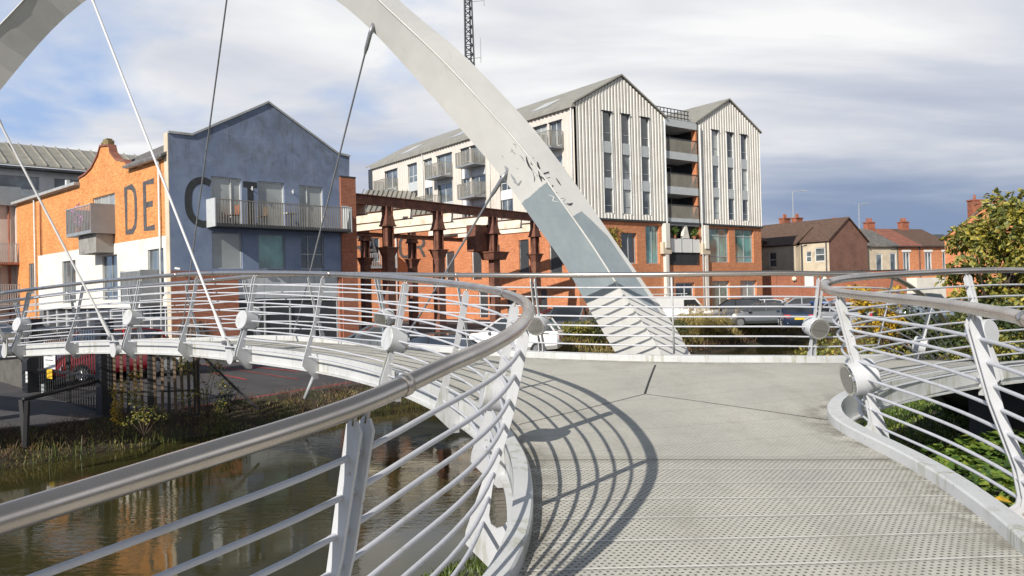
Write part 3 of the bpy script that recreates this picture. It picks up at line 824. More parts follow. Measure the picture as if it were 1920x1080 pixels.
# ramp down to the right, boarded
mb = MB()
na = min(len(PR), len(PS))
for i in range(na - 1):
    mb.poly([PR[i], PS[i], PS[i + 1], PR[i + 1]])
mb.build('ramp_deck', M['boards'], bridge)
mb = MB()
for i in range(0, na - 1, 3):
    a, b_ = PR[i] + Vector((0, 0, 0.006)), PS[i] + Vector((0, 0, 0.006))
    mb.bar(a, b_, 0.03, 0.02)
mb.build('ramp_batten', M['joint'], bridge)
mb = MB()
for i in range(na - 1):
    dz_ = Vector((0, 0, -0.25)); mb.poly([PR[i] + dz_, PS[i] + dz_, PS[i + 1] + dz_, PR[i + 1] + dz_])
mb.build('ramp_soffit', M['paint'], bridge)
# joints between the deck sheets
def strip(pts_, wd, mat_, name='joint_strip'):
    mb = MB()
    Q = []
    for a, b_ in zip(pts_, pts_[1:]):
        a = Vector(a + (0,)); b_ = Vector(b_ + (0,)); k = max(1, int((b_ - a).length / 0.25))
        for j in range(k): Q.append(a + (b_ - a) * j / k)
    Q.append(Vector(pts_[-1] + (0,)))
    for i in range(len(Q) - 1):
        d = (Q[i + 1] - Q[i]).normalized(); s_ = Vector((-d.y, d.x, 0)) * wd / 2
        pp = [Q[i] - s_, Q[i + 1] - s_, Q[i + 1] + s_, Q[i] + s_]
        mb.poly([(q.x, q.y, zdk(q.x, q.y) + 0.005) for q in pp])
    mb.build(name, mat_, bridge)
strip([(1.95, 10.9), (1.44, 8.75)], 0.022, M['joint'])
strip([(1.44, 8.75), (0.03, 7.35)], 0.010, M['joint'])
strip([(1.44, 8.75), (2.98, 7.45)], 0.010, M['joint'])
strip([(0.12, 6.12), (2.90, 6.12)], 0.008, M['joint'])
strip([(0.4, 9.4), (-0.7, 8.9)], 0.012, M['joint'])

# the arch: a ridged box that rises behind the centre and comes down left of the west leg
AX = -4.58; AY = 12.1
INN = [(0, 9.78), (0.7, 9.68), (1.35, 9.38), (1.95, 9.03), (2.55, 8.49), (3.3, 7.63), (3.81, 7.02), (4.5, 6.17), (4.95, 5.50), (5.41, 4.81), (5.8, 4.07), (6.15, 3.45), (6.55, 2.6), (6.95, 1.6), (7.35, 0.5), (7.7, -0.7)]
INN = [(x, z - 0.0) for x, z in INN]
INN = [(x, z - 2.2 + 0.0) for x, z in INN]
OUT = [(0, 8.58), (0.95, 8.42), (1.95, 7.86), (2.93, 6.80), (3.93, 5.90), (4.85, 4.89), (5.36, 4.22), (5.76, 3.63), (6.55, 2.42), (7.02, 1.71), (7.31, 1.18), (7.75, 0.2), (8.1, -0.7), (8.35, -1.5), (8.7, -2.9)]
def resample(L, n):
    P = crom([Vector((a, b_, 0)) for a, b_ in L], 0.05)
    return [P[int(round(i * (len(P) - 1) / (n - 1)))] for i in range(n)]
NA = 46
hi = resample(INN, NA); _oo = crom([Vector((a, b_, 0)) for a, b_ in OUT], 0.02)
ho = []; _k = 0
for _i, a in enumerate(hi):
    t_ = (hi[min(_i + 1, NA - 1)] - hi[max(_i - 1, 0)]).normalized()
    _k = min(range(_k, len(_oo)), key=lambda j: abs((_oo[j] - a).dot(t_)) if (_oo[j] - a).length < 1.8 else 99)
    ho.append(_oo[_k])
AK = 0.2                                            # the arch stands askew: its west foot is further off
def askew(x, z, dy=0.0):
    r_ = x / AY; d = (AY + 2 * AK) / (1 + AK * r_)
    return Vector((r_ * d, d + dy, 2.2 + (z - 2.2) * d / AY))
def arch_half(sg): return [(askew(AX + sg * a.x, a.y), askew(AX + sg * b_.x, b_.y)) for a, b_ in zip(hi, ho)]
sec = [q for q in reversed(arch_half(-1))] + arch_half(1)[1:]
mb = MB(); rings = []
for a, b_ in sec:
    wv_ = b_ - a; r1 = a + wv_ * 0.55 + Vector((0, -0.47, 0)); r2 = a + wv_ * 0.5 + Vector((0, 0.34, 0))
    rings.append((a, r1, b_, r2))
us = []
acc = 0.0
for i, r_ in enumerate(rings):
    us.append(r_[1].z - 1.05)
for i in range(len(rings) - 1):
    for k, (v0, v1) in enumerate(((0, 1), (1, 2), (3, 4), (4, 5))):
        k2 = (k + 1) % 4
        uu = us if i >= NA - 1 else [20] * len(us)
        mb.poly([rings[i][k], rings[i][k2], rings[i + 1][k2], rings[i + 1][k]], 0,
                [(uu[i], v0), (uu[i], v1), (uu[i + 1], v1), (uu[i + 1], v0)])
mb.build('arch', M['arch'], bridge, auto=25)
# concrete footings of the arch
for sg in (-1, 1):
    mb = MB(); q = askew(AX + sg * 7.9, 0); mb.box((q.x, q.y, -1.35), (2.2, 2.0, 1.9)); mb.build('arch_footing', M['concrete'], bridge)

# outriggers and hangers
def hanger(top, tip, F, mat_, dia=0.021, up=False):
    top = Vector(top); tip = Vector(tip)
    i = min(range(len(F)), key=lambda i: (F[i][0].xy - tip.xy).length)
    p = F[i][0]; b_ = Vector((p.x, p.y, p.z - 0.30)) - F[i][2] * 0.25
    d = (Vector((tip.x, tip.y, 0)) - Vector((b_.x, b_.y, 0))).normalized()
    mb = MB(); e = Vector((tip.x, tip.y, tip.z - 0.05))
    mb.tube([Vector((b_.x, b_.y, e.z + 0.02)), e], 0.105, 20); og = mb.build('outrigger', M['paint'], bridge, auto=40)
    v = (top - tip).normalized()
    side = d.cross(Vector((0, 0, 1))).normalized()
    # end plate with lug
    mb = MB()
    pl = [e + side * (0.115 * math.cos(a)) + Vector((0, 0, 0.13 * math.sin(a))) + d * 0.002 for a in [math.pi * (1 + j / 8) for j in range(9)]]
    vt = Vector((v.dot(side), 0, v.z)).normalized()
    lug = e + (side * vt.x + Vector((0, 0, vt.z))) * 0.30 + d * 0.002
    pl = pl + [lug + side * 0.05, lug - side * 0.05]
    mb.prism(pl, d * 0.025)
    mb.build('lug_plate', M['paint'], og)
    s0 = e + d * 0.02 + (lug - e) * 0.8
    mb = MB()
    mb.tube([s0, s0 + v * 0.10, s0 + v * 0.42, s0 + v * 0.55, top - v * 0.5, top - v * 0.38, top - v * 0.12, top], [0.03, 0.036, 0.034, dia, dia, 0.034, 0.036, 0.02], 10)
    cb_ = mb.build('hanger', mat_, bridge, smooth=True)
    mb = MB(); mb.tube([s0 - d * 0.05, s0 + d * 0.07], 0.035, 12); mb.build('clevis_pin', M['cable'], cb_, auto=40)
    mb = MB(); mb.prism([top - v * 0.14 + side * 0.05, top - v * 0.14 - side * 0.05, top + v * 0.12 - side * 0.02, top + v * 0.12 + side * 0.02], d * 0.02)
    mb.build('hanger_fork', M['cable'], cb_)
hanger(askew(-6.45, 7.20), at(433, 662, 12.7), FA, M['rod'])
hanger(askew(-7.95, 5.35), at(214, 652, 15.0), FA, M['rod'])
hanger(askew(-9.1, 3.75), at(10, 655, 16.6), FA, M['rod'])
hanger(askew(-0.05, 4.06, -0.1), at(741, 655, 14.2), FC, M['cable'], 0.018)
hanger(askew(-2.03, 6.36, -0.1), at(538, 655, 15.6), FC, M['cable'], 0.015)
hanger(askew(-4.15, 7.62), at(330, 655, 17.0), FC, M['cable'], 0.015)

# abutment and piers
mb = MB()
pts_ = [(7.3, 10.6), (10.5, 12.8), (10.0, 14.4), (7.0, 12.2)]
lo = [Vector((x, y, -0.4)) for x, y in pts_]; hi_ = [Vector((x, y, 0.86)) for x, y in pts_]
lo[0] += Vector((0.9, 0.3, 0))
mb.hexa(lo + hi_); mb.build('abutment', M['dark_grey'], bridge)
mb = MB(); mb.tube([(1.4, 9.0, -1.8), (1.4, 9.0, zdk(1.4, 9.0) - 0.24)], 0.25, 20); mb.build('pier', M['concrete'], bridge, auto=40)
mb = MB(); mb.tube([(-13.5, 19.3, -0.5), (-13.5, 19.3, 0.75)], 0.25, 20); mb.build('pier', M['concrete'], bridge, auto=40)
#@@BUILDINGS
# ------------------------------------------------------------------ windows, balconies, lettering
def window(F, t0, t1, z0, z1, parent, depth=0.14, frame='frame_white', pane='pane', mull=(0.5,), trans=(), fw=0.055, name='window', k=0.0):
    mb = MB(); kk = k - depth
    F.box(mb, t0, t0 + fw, z0, z1, kk, kk + 0.06); F.box(mb, t1 - fw, t1, z0, z1, kk, kk + 0.06)
    F.box(mb, t0 + fw, t1 - fw, z0, z0 + fw, kk, kk + 0.057); F.box(mb, t0 + fw, t1 - fw, z1 - fw, z1, kk, kk + 0.057)
    for m_ in mull: c_ = t0 + (t1 - t0) * m_; F.box(mb, c_ - fw / 2, c_ + fw / 2, z0 + fw, z1 - fw, kk, kk + 0.054)
    for m_ in trans: c_ = z0 + (z1 - z0) * m_; F.box(mb, t0 + fw, t1 - fw, c_ - fw / 2, c_ + fw / 2, kk, kk + 0.05)
    w_ = mb.build(name, M[frame], parent)
    mb = MB(); F.box(mb, t0, t1, z0, z1, kk - 0.03, kk + 0.012)
    mb.build('pane', M[pane], w_)
    return w_
def balcony(F, t0, t1, z0, z1, proj, parent, side='light_grey', pickets=0.11, rails='dark_grey', floor='mid_grey', endcap=True, name='balcony', k=0.0, pw=0.018, metal_sides=False):
    mb = MB(); F.box(mb, t0, t1, z0 - 0.16, z0, k, k + proj)
    b_ = mb.build(name, M[floor], parent)
    mb = MB()
    n = int((t1 - t0) / pickets)
    for i in range(n + 1):
        tt = t0 + 0.03 + (t1 - t0 - 0.06) * i / n
        F.box(mb, tt - pw, tt + pw, z0 - 0.1, z1, k + proj - 0.03, k + proj)
    if not endcap:
        n2 = max(2, int(proj / pickets))
        for tt in (t0 + 0.015, t1 - 0.015):
            for i in range(n2):
                kk = k + proj * (i + 0.5) / n2; F.box(mb, tt - 0.015, tt + 0.015, z0 - 0.1, z1, kk - pw, kk + pw)
    tag(mb.build('pickets', M[rails], b_))
    mb = MB(); F.box(mb, t0, t1, z1, z1 + 0.04, k + proj - 0.045, k + proj + 0.01)
    mb.build('top_rail', M[rails], b_)
    if endcap:
        for tt, sd in ((t0, 0), (t1 - 0.05, 1)):
            mb = MB(); F.box(mb, tt - 0.002, tt + 0.052, z0 - 0.17, z1 + 0.07, k + 0.01, k + proj + 0.012); mb.build('side_panel', M[side], b_)
    else:
        for tt in (t0, t1 - 0.04):
            mb = MB(); F.box(mb, tt, tt + 0.04, z1, z1 + 0.038, k, k + proj - 0.045); mb.build('side_rail', M[rails], b_)
    return b_
GL = {'D': [[(0, 0), (0, 1), (0.55, 1), (0.8, 0.9), (0.9, 0.72), (0.9, 0.28), (0.8, 0.1), (0.55, 0), (0, 0)]],
      'E': [[(0.95, 1), (0, 1), (0, 0), (0.95, 0)], [(0, 0.52), (0.8, 0.52)]],
      'C': [[(0.75, 0.93), (0.55, 1), (0.3, 0.98), (0.1, 0.86), (0, 0.66), (0, 0.34), (0.1, 0.14), (0.3, 0.02), (0.55, 0), (0.75, 0.07)]],
      'T': [[(-0.1, 1), (1.1, 1)], [(0.5, 1), (0.5, 0)]],
      'R': [[(0, 0), (0, 1), (0.6, 1), (0.85, 0.9), (0.92, 0.75), (0.85, 0.6), (0.6, 0.5), (0, 0.5)], [(0.5, 0.5), (0.95, 0)]],
      'A': [[(-0.05, 0), (0.45, 1), (0.95, 0)], [(0.15, 0.35), (0.75, 0.35)]],
      'O': [[(0.5, 1), (0.2, 0.95), (0.02, 0.75), (0.0, 0.5), (0.02, 0.25), (0.2, 0.05), (0.5, 0), (0.8, 0.05), (0.96, 0.25), (1, 0.5), (0.96, 0.75), (0.8, 0.95), (0.5, 1)]]}
def letter(F, ch, t0, w_, z0, h, sw, parent, mat_, k=0.0, clip=None):
    mb = MB()
    lift_ = 0.006
    for st in GL[ch]:
        if ch in 'CO': st = [(q.x, q.y) for q in crom([Vector((a, b_, 0)) for a, b_ in st], 0.06)] + [st[-1]]
        P = [Vector((t0 + a * w_, z0 + b_ * h)) for a, b_ in st]
        if clip:
            Q = []
            for a, b_ in zip(P, P[1:]):
                for j in range(12): Q.append(a.lerp(b_, j / 12))
            Q.append(P[-1]); P = [q for q in Q if clip[0] <= q.x <= clip[1]]
        if len(P) < 2: continue
        n = len(P); L = []; Rr = []
        closed = (P[0] - P[-1]).length < 1e-6
        for i in range(n):
            if closed and i in (0, n - 1): d = (P[1] - P[0]).normalized() + (P[-1] - P[-2]).normalized()
            else: d = (P[min(i + 1, n - 1)] - P[max(i - 1, 0)])
            d.normalize(); s_ = Vector((-d.y, d.x)) * sw / 2
            # mitre
            if 0 < i < n - 1:
                d1 = (P[i] - P[i - 1]).normalized(); d2 = (P[i + 1] - P[i]).normalized()
                cs = max(0.5, math.cos(math.acos(max(-1, min(1, d1.dot(d2)))) / 2)); s_ = s_ / cs
            L.append(P[i] + s_); Rr.append(P[i] - s_)
        lift_ += 0.003
        for i in range(n - 1):
            mb.poly([F.p(q.x, q.y, k + lift_) for q in (L[i], L[i + 1], Rr[i + 1], Rr[i])])
    if mb.f:
        o = mb.build('letter', mat_, parent); return o
def pipe(F, t_, z0, z1, k, parent, mat_='frame_white', r_=0.05, name='downpipe'):
    mb = MB(); mb.tube([F.p(t_, z0, k), F.p(t_, z1, k)], r_, 8)
    return mb.build(name, M[mat_], parent, smooth=True)
def cut_gable(F, mb, pts, k, uvs=True, mi=0):
    mb.poly([F.p(t_, z, k) for t_, z in pts], mi, [(t_, z) for t_, z in pts])

# ------------------------------------------------------------------ blue gable warehouse
CL = Vector((-15.97, 37.0))
wh = thing('converted_warehouse', 'brick warehouse with blue rendered gable end, letters C and T, orange side wall', 'building', (CL.x, CL.y, 0))
FB1 = Fac(CL, (1.01, 1.0)); FO = Fac(CL, (-1.08, 1.0))
Z1 = 3.72
# blue gable
hol = [(2.02, 3.58, 6.0, 8.36), (4.45, 5.92, 6.0, 8.33), (6.78, 8.22, 6.0, 8.30), (2.0, 3.55, 3.84, 5.63), (4.42, 5.9, 3.84, 5.63), (6.8, 8.2, 3.84, 5.63)]
mb = MB(); FB1.wall(mb, 0, 9.9, Z1, 8.6, hol, 0.16)
cut_gable(FB1, mb, [(0, 8.6), (9.9, 8.6), (9.96, 10.12), (9.2, 10.2), (5.13, 12.4), (1.12, 10.22), (0, 10.2)], 0)
mb.build('blue_wall', M['blue'], wh)
# cream quoin strip at the corner
mb = MB(); FO.box(mb, 0.0, 0.42, 0.0, 10.24, -0.3, 0.03); mb.build('corner_strip', M['cream_render'], wh)
# coping
prof = [(0, 10.2), (1.12, 10.22), (5.13, 12.4), (9.2, 10.2), (9.98, 10.12)]
mb = MB()
for (a, za), (b_, zb_) in zip(prof, prof[1:]):
    mb.prism([FB1.p(a, za, -0.4), FB1.p(b_, zb_, -0.4), FB1.p(b_, zb_ + 0.11, -0.4), FB1.p(a, za + 0.11, -0.4)], FB1.n * 0.47)
mb.build('coping', M['coping'], wh)
for i, h in enumerate(hol):
    top = i < 3
    window(FB1, h[0], h[1], h[2], h[3], wh, 0.14, 'frame_white' if top else 'frame_grey', 'pane_blind' if i in (0, 1, 2) else ('pane_blind' if i == 3 else ('pane_teal' if i == 4 else 'pane_dark')),
           mull=((0.66,) if i in (0,) else (() if i in (1, 3, 4) else ((0.35,) if i == 2 else (0.33,)))), trans=((0.45,) if i == 5 else ()))
balcony(FB1, 1.75, 9.4, 6.0, 7.12, 0.95, wh, pickets=0.135, rails='picket', floor='dark_grey', pw=0.02)
letter(FB1, 'C', 0.90, 1.5, 6.0, 2.1, 0.34, wh, M['letter'], clip=(0.6, 1.98))
letter(FB1, 'T', 3.66, 0.74, 6.0, 2.1, 0.30, wh, M['letter'], clip=(3.60, 4.43))
for tt in (4.08, 6.35):
    mb = MB(); mb.tube([FB1.p(tt, 7.9, 0.0), FB1.p(tt, 7.9, 0.14)], 0.025, 8); mb.tube([FB1.p(tt, 7.80, 0.15), FB1.p(tt, 8.0, 0.15)], 0.035, 10); mb.build('wall_lamp', M['frame_white'], wh, auto=40)
# stuff on the balcony belongs to its residents
bl = []
# brick ground storey and pier
gh = [(3.4, 9.0, 0.05, 2.9)]
mb = MB(); FB1.wall(mb, 0, 9.9, 0, Z1, [(3.3, 9.1, 0.0, Z1)], 0.25, k=0.02); mb.build('ground_wall', M['red_brick'], wh)
mb = MB()
for i in range(4):
    a = 3.3 + i * 1.45; FB1.box(mb, a, a + 1.43, 2.35, Z1 - 0.02, -0.2, -0.1)
mb.build('garage_panel', M['light_grey'], wh)
mb = MB(); FB1.box(mb, 3.3, 9.1, 0, 2.34, -0.24, -0.2); mb.build('garage_grille', M['dark_grey'], wh)
for i in range(5):
    mb = MB(); a = 3.3 + i * 1.43; FB1.box(mb, a, a + 0.08, 0, 2.34, -0.2, -0.14)
    mb.build('grille_bar', M['frame_grey'], wh)
mb = MB(); FB1.box(mb, 9.28, 10.26, 0, 8.95, -1.2, 0.10); mb.build('brick_pier', M['red_brick'], wh)
mb = MB(); FB1.box(mb, 9.26, 10.28, 8.95, 9.02, -1.2, 0.12); mb.build('pier_cap', M['dark_grey'], wh)
mb = MB(); FB1.box(mb, 9.3, 9.75, 5.85, 7.35, 0.12, 0.16); mb.build('pier_panel', M['light_grey'], wh)
for tt in (4.6, 6.3, 8.3):
    mb = MB(); FB1.box(mb, tt - 0.22, tt + 0.22, Z1 - 0.02, Z1 + 0.05, 0.03, 0.1); mb.build('vent_hood', M['dark_grey'], wh)
mb = MB(); q = FB1.p(0.15, Z1 + 0.12, 0.15); mb.tube([q, q + Vector((0.28, -0.1, -0.05))], 0.06, 10); mb.build('camera_box', M['frame_white'], wh, auto=40)
# side wall, orange brick above white render
wh_holes_b = [(6.5, 9.6, 6.9, 8.1)]
mb = MB(); FO.wall(mb, 0.42, 23.3, 5.42, 9.05, wh_holes_b, 0.16)
cut_gable(FO, mb, [(4.3, 9.05), (5.2, 9.55), (6.2, 9.75), (6.9, 10.2), (7.1, 10.62), (8.3, 10.75), (8.7, 10.3), (9.6, 9.75), (10.6, 9.5), (11.6, 9.4), (11.6, 9.05)][::-1], 0.0)
mb.build('orange_wall', M['orange_brick'], wh)
mb = MB(); FO.wall(mb, 19.0, 23.3, 0, 5.42, [(19.9, 20.9, 3.0, 5.0)], 0.14); mb.build('orange_wall', M['orange_brick'], wh)
window(FO, 19.9, 20.9, 3.0, 5.0, wh, 0.12, 'frame_grey', 'pane')
wl = [(0.72, 2.5, 2.55, 4.85), (6.3, 8.35, 2.45, 4.85), (12.4, 14.6, 2.35, 4.85)]
mb = MB(); FO.wall(mb, 0.42, 19.0, 2.05, 5.42, wl, 0.14, k=0.02); mb.build('white_wall', M['white_render'], wh)
for i, h in enumerate(wl): window(FO, *h, wh, 0.12, 'frame_grey', 'pane', mull=(0.45,), trans=(0.2,))
window(FO, 6.5, 9.6, 6.9, 8.1, wh, 0.14, 'frame_white', 'pane_blind', mull=(0.33, 0.66))
mb = MB(); FO.wall(mb, 0.42, 19.0, 0, 2.05, (), 0.1, k=-0.25); mb.build('garage_wall', M['dark_grey'], wh)
mb = MB()
for i in range(11):
    a = 1.0 + i * 1.7; FO.box(mb, a, a + 0.09, 0, 2.05, -0.25, -0.15)
for zz in (0.8, 1.45): FO.box(mb, 0.5, 18.9, zz, zz + 0.05, -0.25, -0.16)
mb.build('garage_frame', M['frame_white'], wh)
# dutch gable coping
gp = [(4.3, 9.07), (5.2, 9.57), (6.2, 9.77), (6.9, 10.22), (7.1, 10.64), (8.3, 10.77), (8.7, 10.32), (9.6, 9.77), (10.6, 9.52), (11.6, 9.42)]
mb = MB()
for j, ((a, za), (b_, zb_)) in enumerate(zip(gp, gp[1:])):
    mb.prism([FO.p(a, za, -0.35), FO.p(b_, zb_, -0.35), FO.p(b_, zb_ + 0.10, -0.35), FO.p(a, za + 0.10, -0.35)], FO.n * 0.42)
mb.build('gable_coping', M['red_tile'], wh)
mb = MB()
FO.box(mb, 7.2, 8.2, 10.72, 10.98, -0.3, 0.02); FO.box(mb, 7.4, 8.0, 10.98, 11.1, -0.28, 0.0)
mb.build('gable_cap', plain('mossy_stone', (0.22, 0.17, 0.08), 0.95, 0, 0.4, 4), wh)
# eaves gutters and roof
for a, b_ in ((0.42, 4.4), (11.5, 23.4)):
    mb = MB(); FO.box(mb, a, b_, 9.06, 9.22, 0.02, 0.30); mb.build('gutter', M['coping'], wh)
mb = MB()
def roofquad(F, pts, mb, th=0.12): mb.prism([F.p(*q) for q in pts], Vector((0, 0, -th)))
roofquad(FO, [(0.1, 9.2, 0.32), (4.6, 9.2, 0.32), (4.6, 12.3, -5.0), (0.1, 12.3, -5.0)], mb)
mb.build('slate_roof', M['slate'], wh)
mb = MB(); roofquad(FO, [(4.62, 9.2, -0.4), (23.5, 9.2, -0.1), (23.5, 10.4, -3.5), (4.62, 11.6, -5.0)], mb); mb.build('slate_roof', M['slate'], wh)
mb = MB(); roofquad(FO, [(9.5, 10.35, -2.4), (21.5, 9.6, -2.4), (21.5, 9.85, -3.2), (9.5, 10.65, -3.2)], mb); mb.build('red_ridge', M['red_tile'], wh)
mb = MB(); FB1.box(mb, 0.3, 9.2, 0.1, 8.5, -12, -0.6); mb.build('rear_block', M['red_brick'], wh)
mb = MB()
for (a, b_) in ((5.13, 1.12), (5.13, 9.2)):
    mb.prism([FB1.p(5.13, 12.35, -0.4), FB1.p(b_, 10.18, -0.4), FB1.p(b_, 10.18, -14), FB1.p(5.13, 12.35, -14)], Vector((0, 0, -0.12)))
mb.build('main_roof', M['slate'], wh)
mb = MB(); FO.box(mb, 14.6, 14.85, 9.45, 9.75, -0.5, -0.3); mb.build('roof_vent', M['frame_white'], wh)
for tt in (0.9, 19.3): pipe(FO, tt, 0.1, 9.1, 0.1, wh)
pipe(FO, 18.2, 5.4, 9.0, 0.08, wh, 'terracotta', 0.04)
letter(FO, 'D', 5.05, -1.35, 5.9, 2.25, 0.30, wh, M['letter_or'])
letter(FO, 'E', 2.75, -1.15, 5.9, 2.25, 0.28, wh, M['letter_or'])
balcony(FO, 6.5, 10.1, 6.1, 7.4, 1.2, wh, side='mid_grey', pickets=0.22, rails='frame_grey', floor='mid_grey', k=0.0, pw=0.02)
mb = MB(); FO.box(mb, 6.7, 9.2, 4.95, 5.92, 0.02, 0.9); mb.build('balcony_box', M['concrete'], wh)
balcony(FO, 1.0, 3.35, 2.4, 3.75, 1.0, wh, side='mid_grey', pickets=0.15, rails='frame_grey', floor='mid_grey', pw=0.02)

# ------------------------------------------------------------------ modern block at far left
lb = thing('modern_block', 'modern grey block with ribbed metal roof and ribbon windows, behind the orange wall', 'building', (-40, 60, 0))
q0 = at(-60, 300, 62); q1 = at(300, 335, 72)
FL = Fac((q0.x, q0.y), (q1.x - q0.x, q1.y - q0.y))
zt = at(0, 300, 64).z
def zpx(y, d, x=80): return at(x, y, d).z
Lw = (Vector((q1.x, q1.y)) - Vector((q0.x, q0.y))).length
mb = MB(); FL.wall(mb, 0, Lw, 0, zpx(315, 64) , [(0.5, 4.9, zpx(352, 64), zpx(327, 64)), (6.0, 9.0, zpx(352, 64), zpx(327, 64)), (9.3, 12.5, zpx(352, 64), zpx(327, 64))], 0.2)
mb.build('grey_wall', M['light_grey'], lb)
for h in ((0.5, 4.9), (6.0, 9.0), (9.3, 12.5)): window(FL, h[0], h[1], zpx(352, 64), zpx(327, 64), lb, 0.2, 'frame_grey', 'pane', mull=())
mb = MB(); FL.box(mb, -0.5, Lw, zpx(316, 64), zpx(312, 64), -0.2, 0.9); mb.build('eaves_trim', M['dark_grey'], lb)
zr0, zr1 = zpx(312, 64) + 0.02, zpx(272, 66) + 0.6
mb = MB(); roofquad(FL, [(-0.5, zr0 + 0.15, 0.9), (Lw, zr0 + 0.15, 0.9), (Lw, zr1, -4.5), (-0.5, zr1, -4.5)], mb); mb.build('metal_roof', M['roof_metal'], lb)
for i in range(24):
    tt = -0.4 + i * 0.95
    if tt > Lw: break
    mb = MB(); mb.bar(FL.p(tt, zr0 + 0.21, 0.9), FL.p(tt + 0.0, zr1 + 0.06, -4.5), 0.09, 0.12); mb.build('roof_seam', M['roof_metal'], lb)
mb = MB(); FL.box(mb, -0.5, 4.9, zpx(392, 60), zpx(358, 60), 0.0, 2.6); mb.build('grey_band', M['mid_grey'], lb)
# pale flats at the frame edge
pf = thing('flats', 'pale pink rendered flats with picket balconies at the left edge', 'building', (-34, 52, 0))
qa = at(-150, 450, 50); qb = at(29, 450, 53.5)
FP = Fac((qa.x, qa.y), (qb.x - qa.x, qb.y - qa.y)); LP = (qb - qa).length
hp = [(LP - 2.4, LP - 0.9, 6.1, 8.3), (LP - 2.4, LP - 0.9, 3.2, 5.3)]
mb = MB(); FP.wall(mb, 0, LP, 0, zpx(385, 53, 20), hp, 0.2); mb.build('wall', M['pink_render'], pf)
for h in hp: window(FP, *h, pf, 0.18, 'frame_white', 'pane')
mb = MB(); FP.box(mb, -1, LP + 0.3, zpx(385, 53, 20), zpx(350, 53, 20), -6, 0.4); mb.build('grey_band', M['mid_grey'], pf)
balcony(FP, LP - 4.5, LP + 0.25, 5.2, 6.4, 1.3, pf, side='mid_grey', pickets=0.13, rails='frame_grey', floor='terracotta', pw=0.03)
balcony(FP, LP - 4.5, LP + 0.25, 2.4, 3.7, 1.3, pf, side='mid_grey', pickets=0.13, rails='frame_grey', floor='mid_grey', pw=0.03)
mb = MB(); mb.prism([FO.p(23.32, 9.0, -0.2), FO.p(23.32, 0, -0.2), FO.p(27, 0, -0.2), FO.p(27, 8, -0.2)], FO.n * 0.1); mb.build('end_wall', M['pink_render'], pf)
mb = MB(); mb.tube([FP.p(LP - 0.4, 0, 0.1), FP.p(LP - 0.4, 9, 0.1)], 0.06, 8); mb.build('downpipe', M['terracotta'], pf, smooth=True)

# ------------------------------------------------------------------ ribbed apartment block
ab = thing('apartment_block', 'tall pale ribbed-metal apartment block with twin gables above a brick base', 'building', (5.28, 62, 0))
MC = Vector((5.284, 62.0))
FF = Fac(MC, (0.8, 0.6)); FS_ = Fac(MC, (-0.6, 0.8))
ZB = 8.2
def ribs(F, t0, t1, zb, ztop, holes, mat_, parent, per=0.36, dep=0.075, name='cladding', k=0.05):
    mb = MB()
    prof = [(0.0, 0.0), (0.42, 0.0), (0.54, dep), (0.88, dep), (1.0, 0.0)]
    n = int(round((t1 - t0) / per)); per = (t1 - t0) / n
    for i in range(n):
        a = t0 + i * per
        for (u0, k0), (u1, k1) in zip(prof, prof[1:]):
            ta, tb = a + u0 * per, a + u1 * per; tm = (ta + tb) / 2
            cuts = sorted([(h[2], h[3]) for h in holes if h[0] < tm < h[1]])
            lo_ = [zb] + [c_[1] for c_ in cuts]; hi2 = [c_[0] for c_ in cuts] + [None]
            for z0_, z1_ in zip(lo_, hi2):
                za = ztop(ta) if z1_ is None else z1_; zb2 = ztop(tb) if z1_ is None else z1_
                mb.poly([F.p(ta, z0_, k + dep - k0), F.p(tb, z0_, k + dep - k1), F.p(tb, zb2, k + dep - k1), F.p(ta, za, k + dep - k0)])
    return mb.build(name, mat_, parent)
def gz(t0, t1, ze, za):
    m_ = (t0 + t1) / 2
    return lambda t_: za - (za - ze) * abs(t_ - m_) / (m_ - t0)
g1 = gz(0, 10.15, 17.2, 19.95); g2 = gz(14.55, 23.6, 17.3, 19.75)
wins1 = [(a, a + 1.05, 8.65, 16.87) for a in (2.82, 4.9, 7.2)]
wins2 = [(a, a + 1.0, 8.65, 16.77) for a in (16.4, 18.55, 20.62)]
ribs(FF, 0.0, 10.15, ZB, g1, wins1, M['cladding'], ab)
ribs(FF, 14.55, 23.6, ZB, g2, wins2, M['cladding'], ab)
# side cladding and its windows: columns of openings
sidew = []
cols = [(1.5, 3.0, True), (3.4, 5.1, False), (8.3, 10.0, False), (12.3, 14.6, True), (14.9, 16.2, False), (17.9, 20.6, True), (21.6, 23.1, False), (24.6, 26.4, False), (28.7, 31.5, True)]
for a, b_, bal in cols:
    sidew.append((a, b_, 8.9, 16.1))
ribs(FS_, 0.0, 34.5, ZB, lambda t_: 16.85, sidew, M['cladding_side'], ab, per=0.5, dep=0.07)
rnd = random.Random(5)
for F, W in ((FF, wins1), (FF, wins2)):
    for (a, b_, _, zt_) in W:
        for j, (z0_, z1_) in enumerate(((8.68, 10.65), (11.5, 13.55), (14.45, zt_))):
            window(F, a, b_, z0_, z1_, ab, 0.16, 'frame_grey', rnd.choice(['pane_dark', 'pane', 'pane_dark', 'pane_blind']), mull=(), trans=(0.3,), k=0.12)
        for z0_, z1_ in ((10.65, 11.5), (13.55, 14.45)):
            mb = MB(); F.box(mb, a, b_, z0_, z1_, -0.05, 0.10); mb.build('spandrel', M['light_grey'], ab)
        for tt in (a, b_ - 0.02):
            mb = MB(); F.box(mb, tt, tt + 0.02, 8.65, zt_, -0.1, 0.16); mb.build('reveal', M['frame_white'], ab)
        mb = MB(); F.box(mb, a - 0.05, b_ + 0.05, zt_, zt_ + 0.07, 0.0, 0.22); mb.build('lintel', M['dark_grey'], ab)
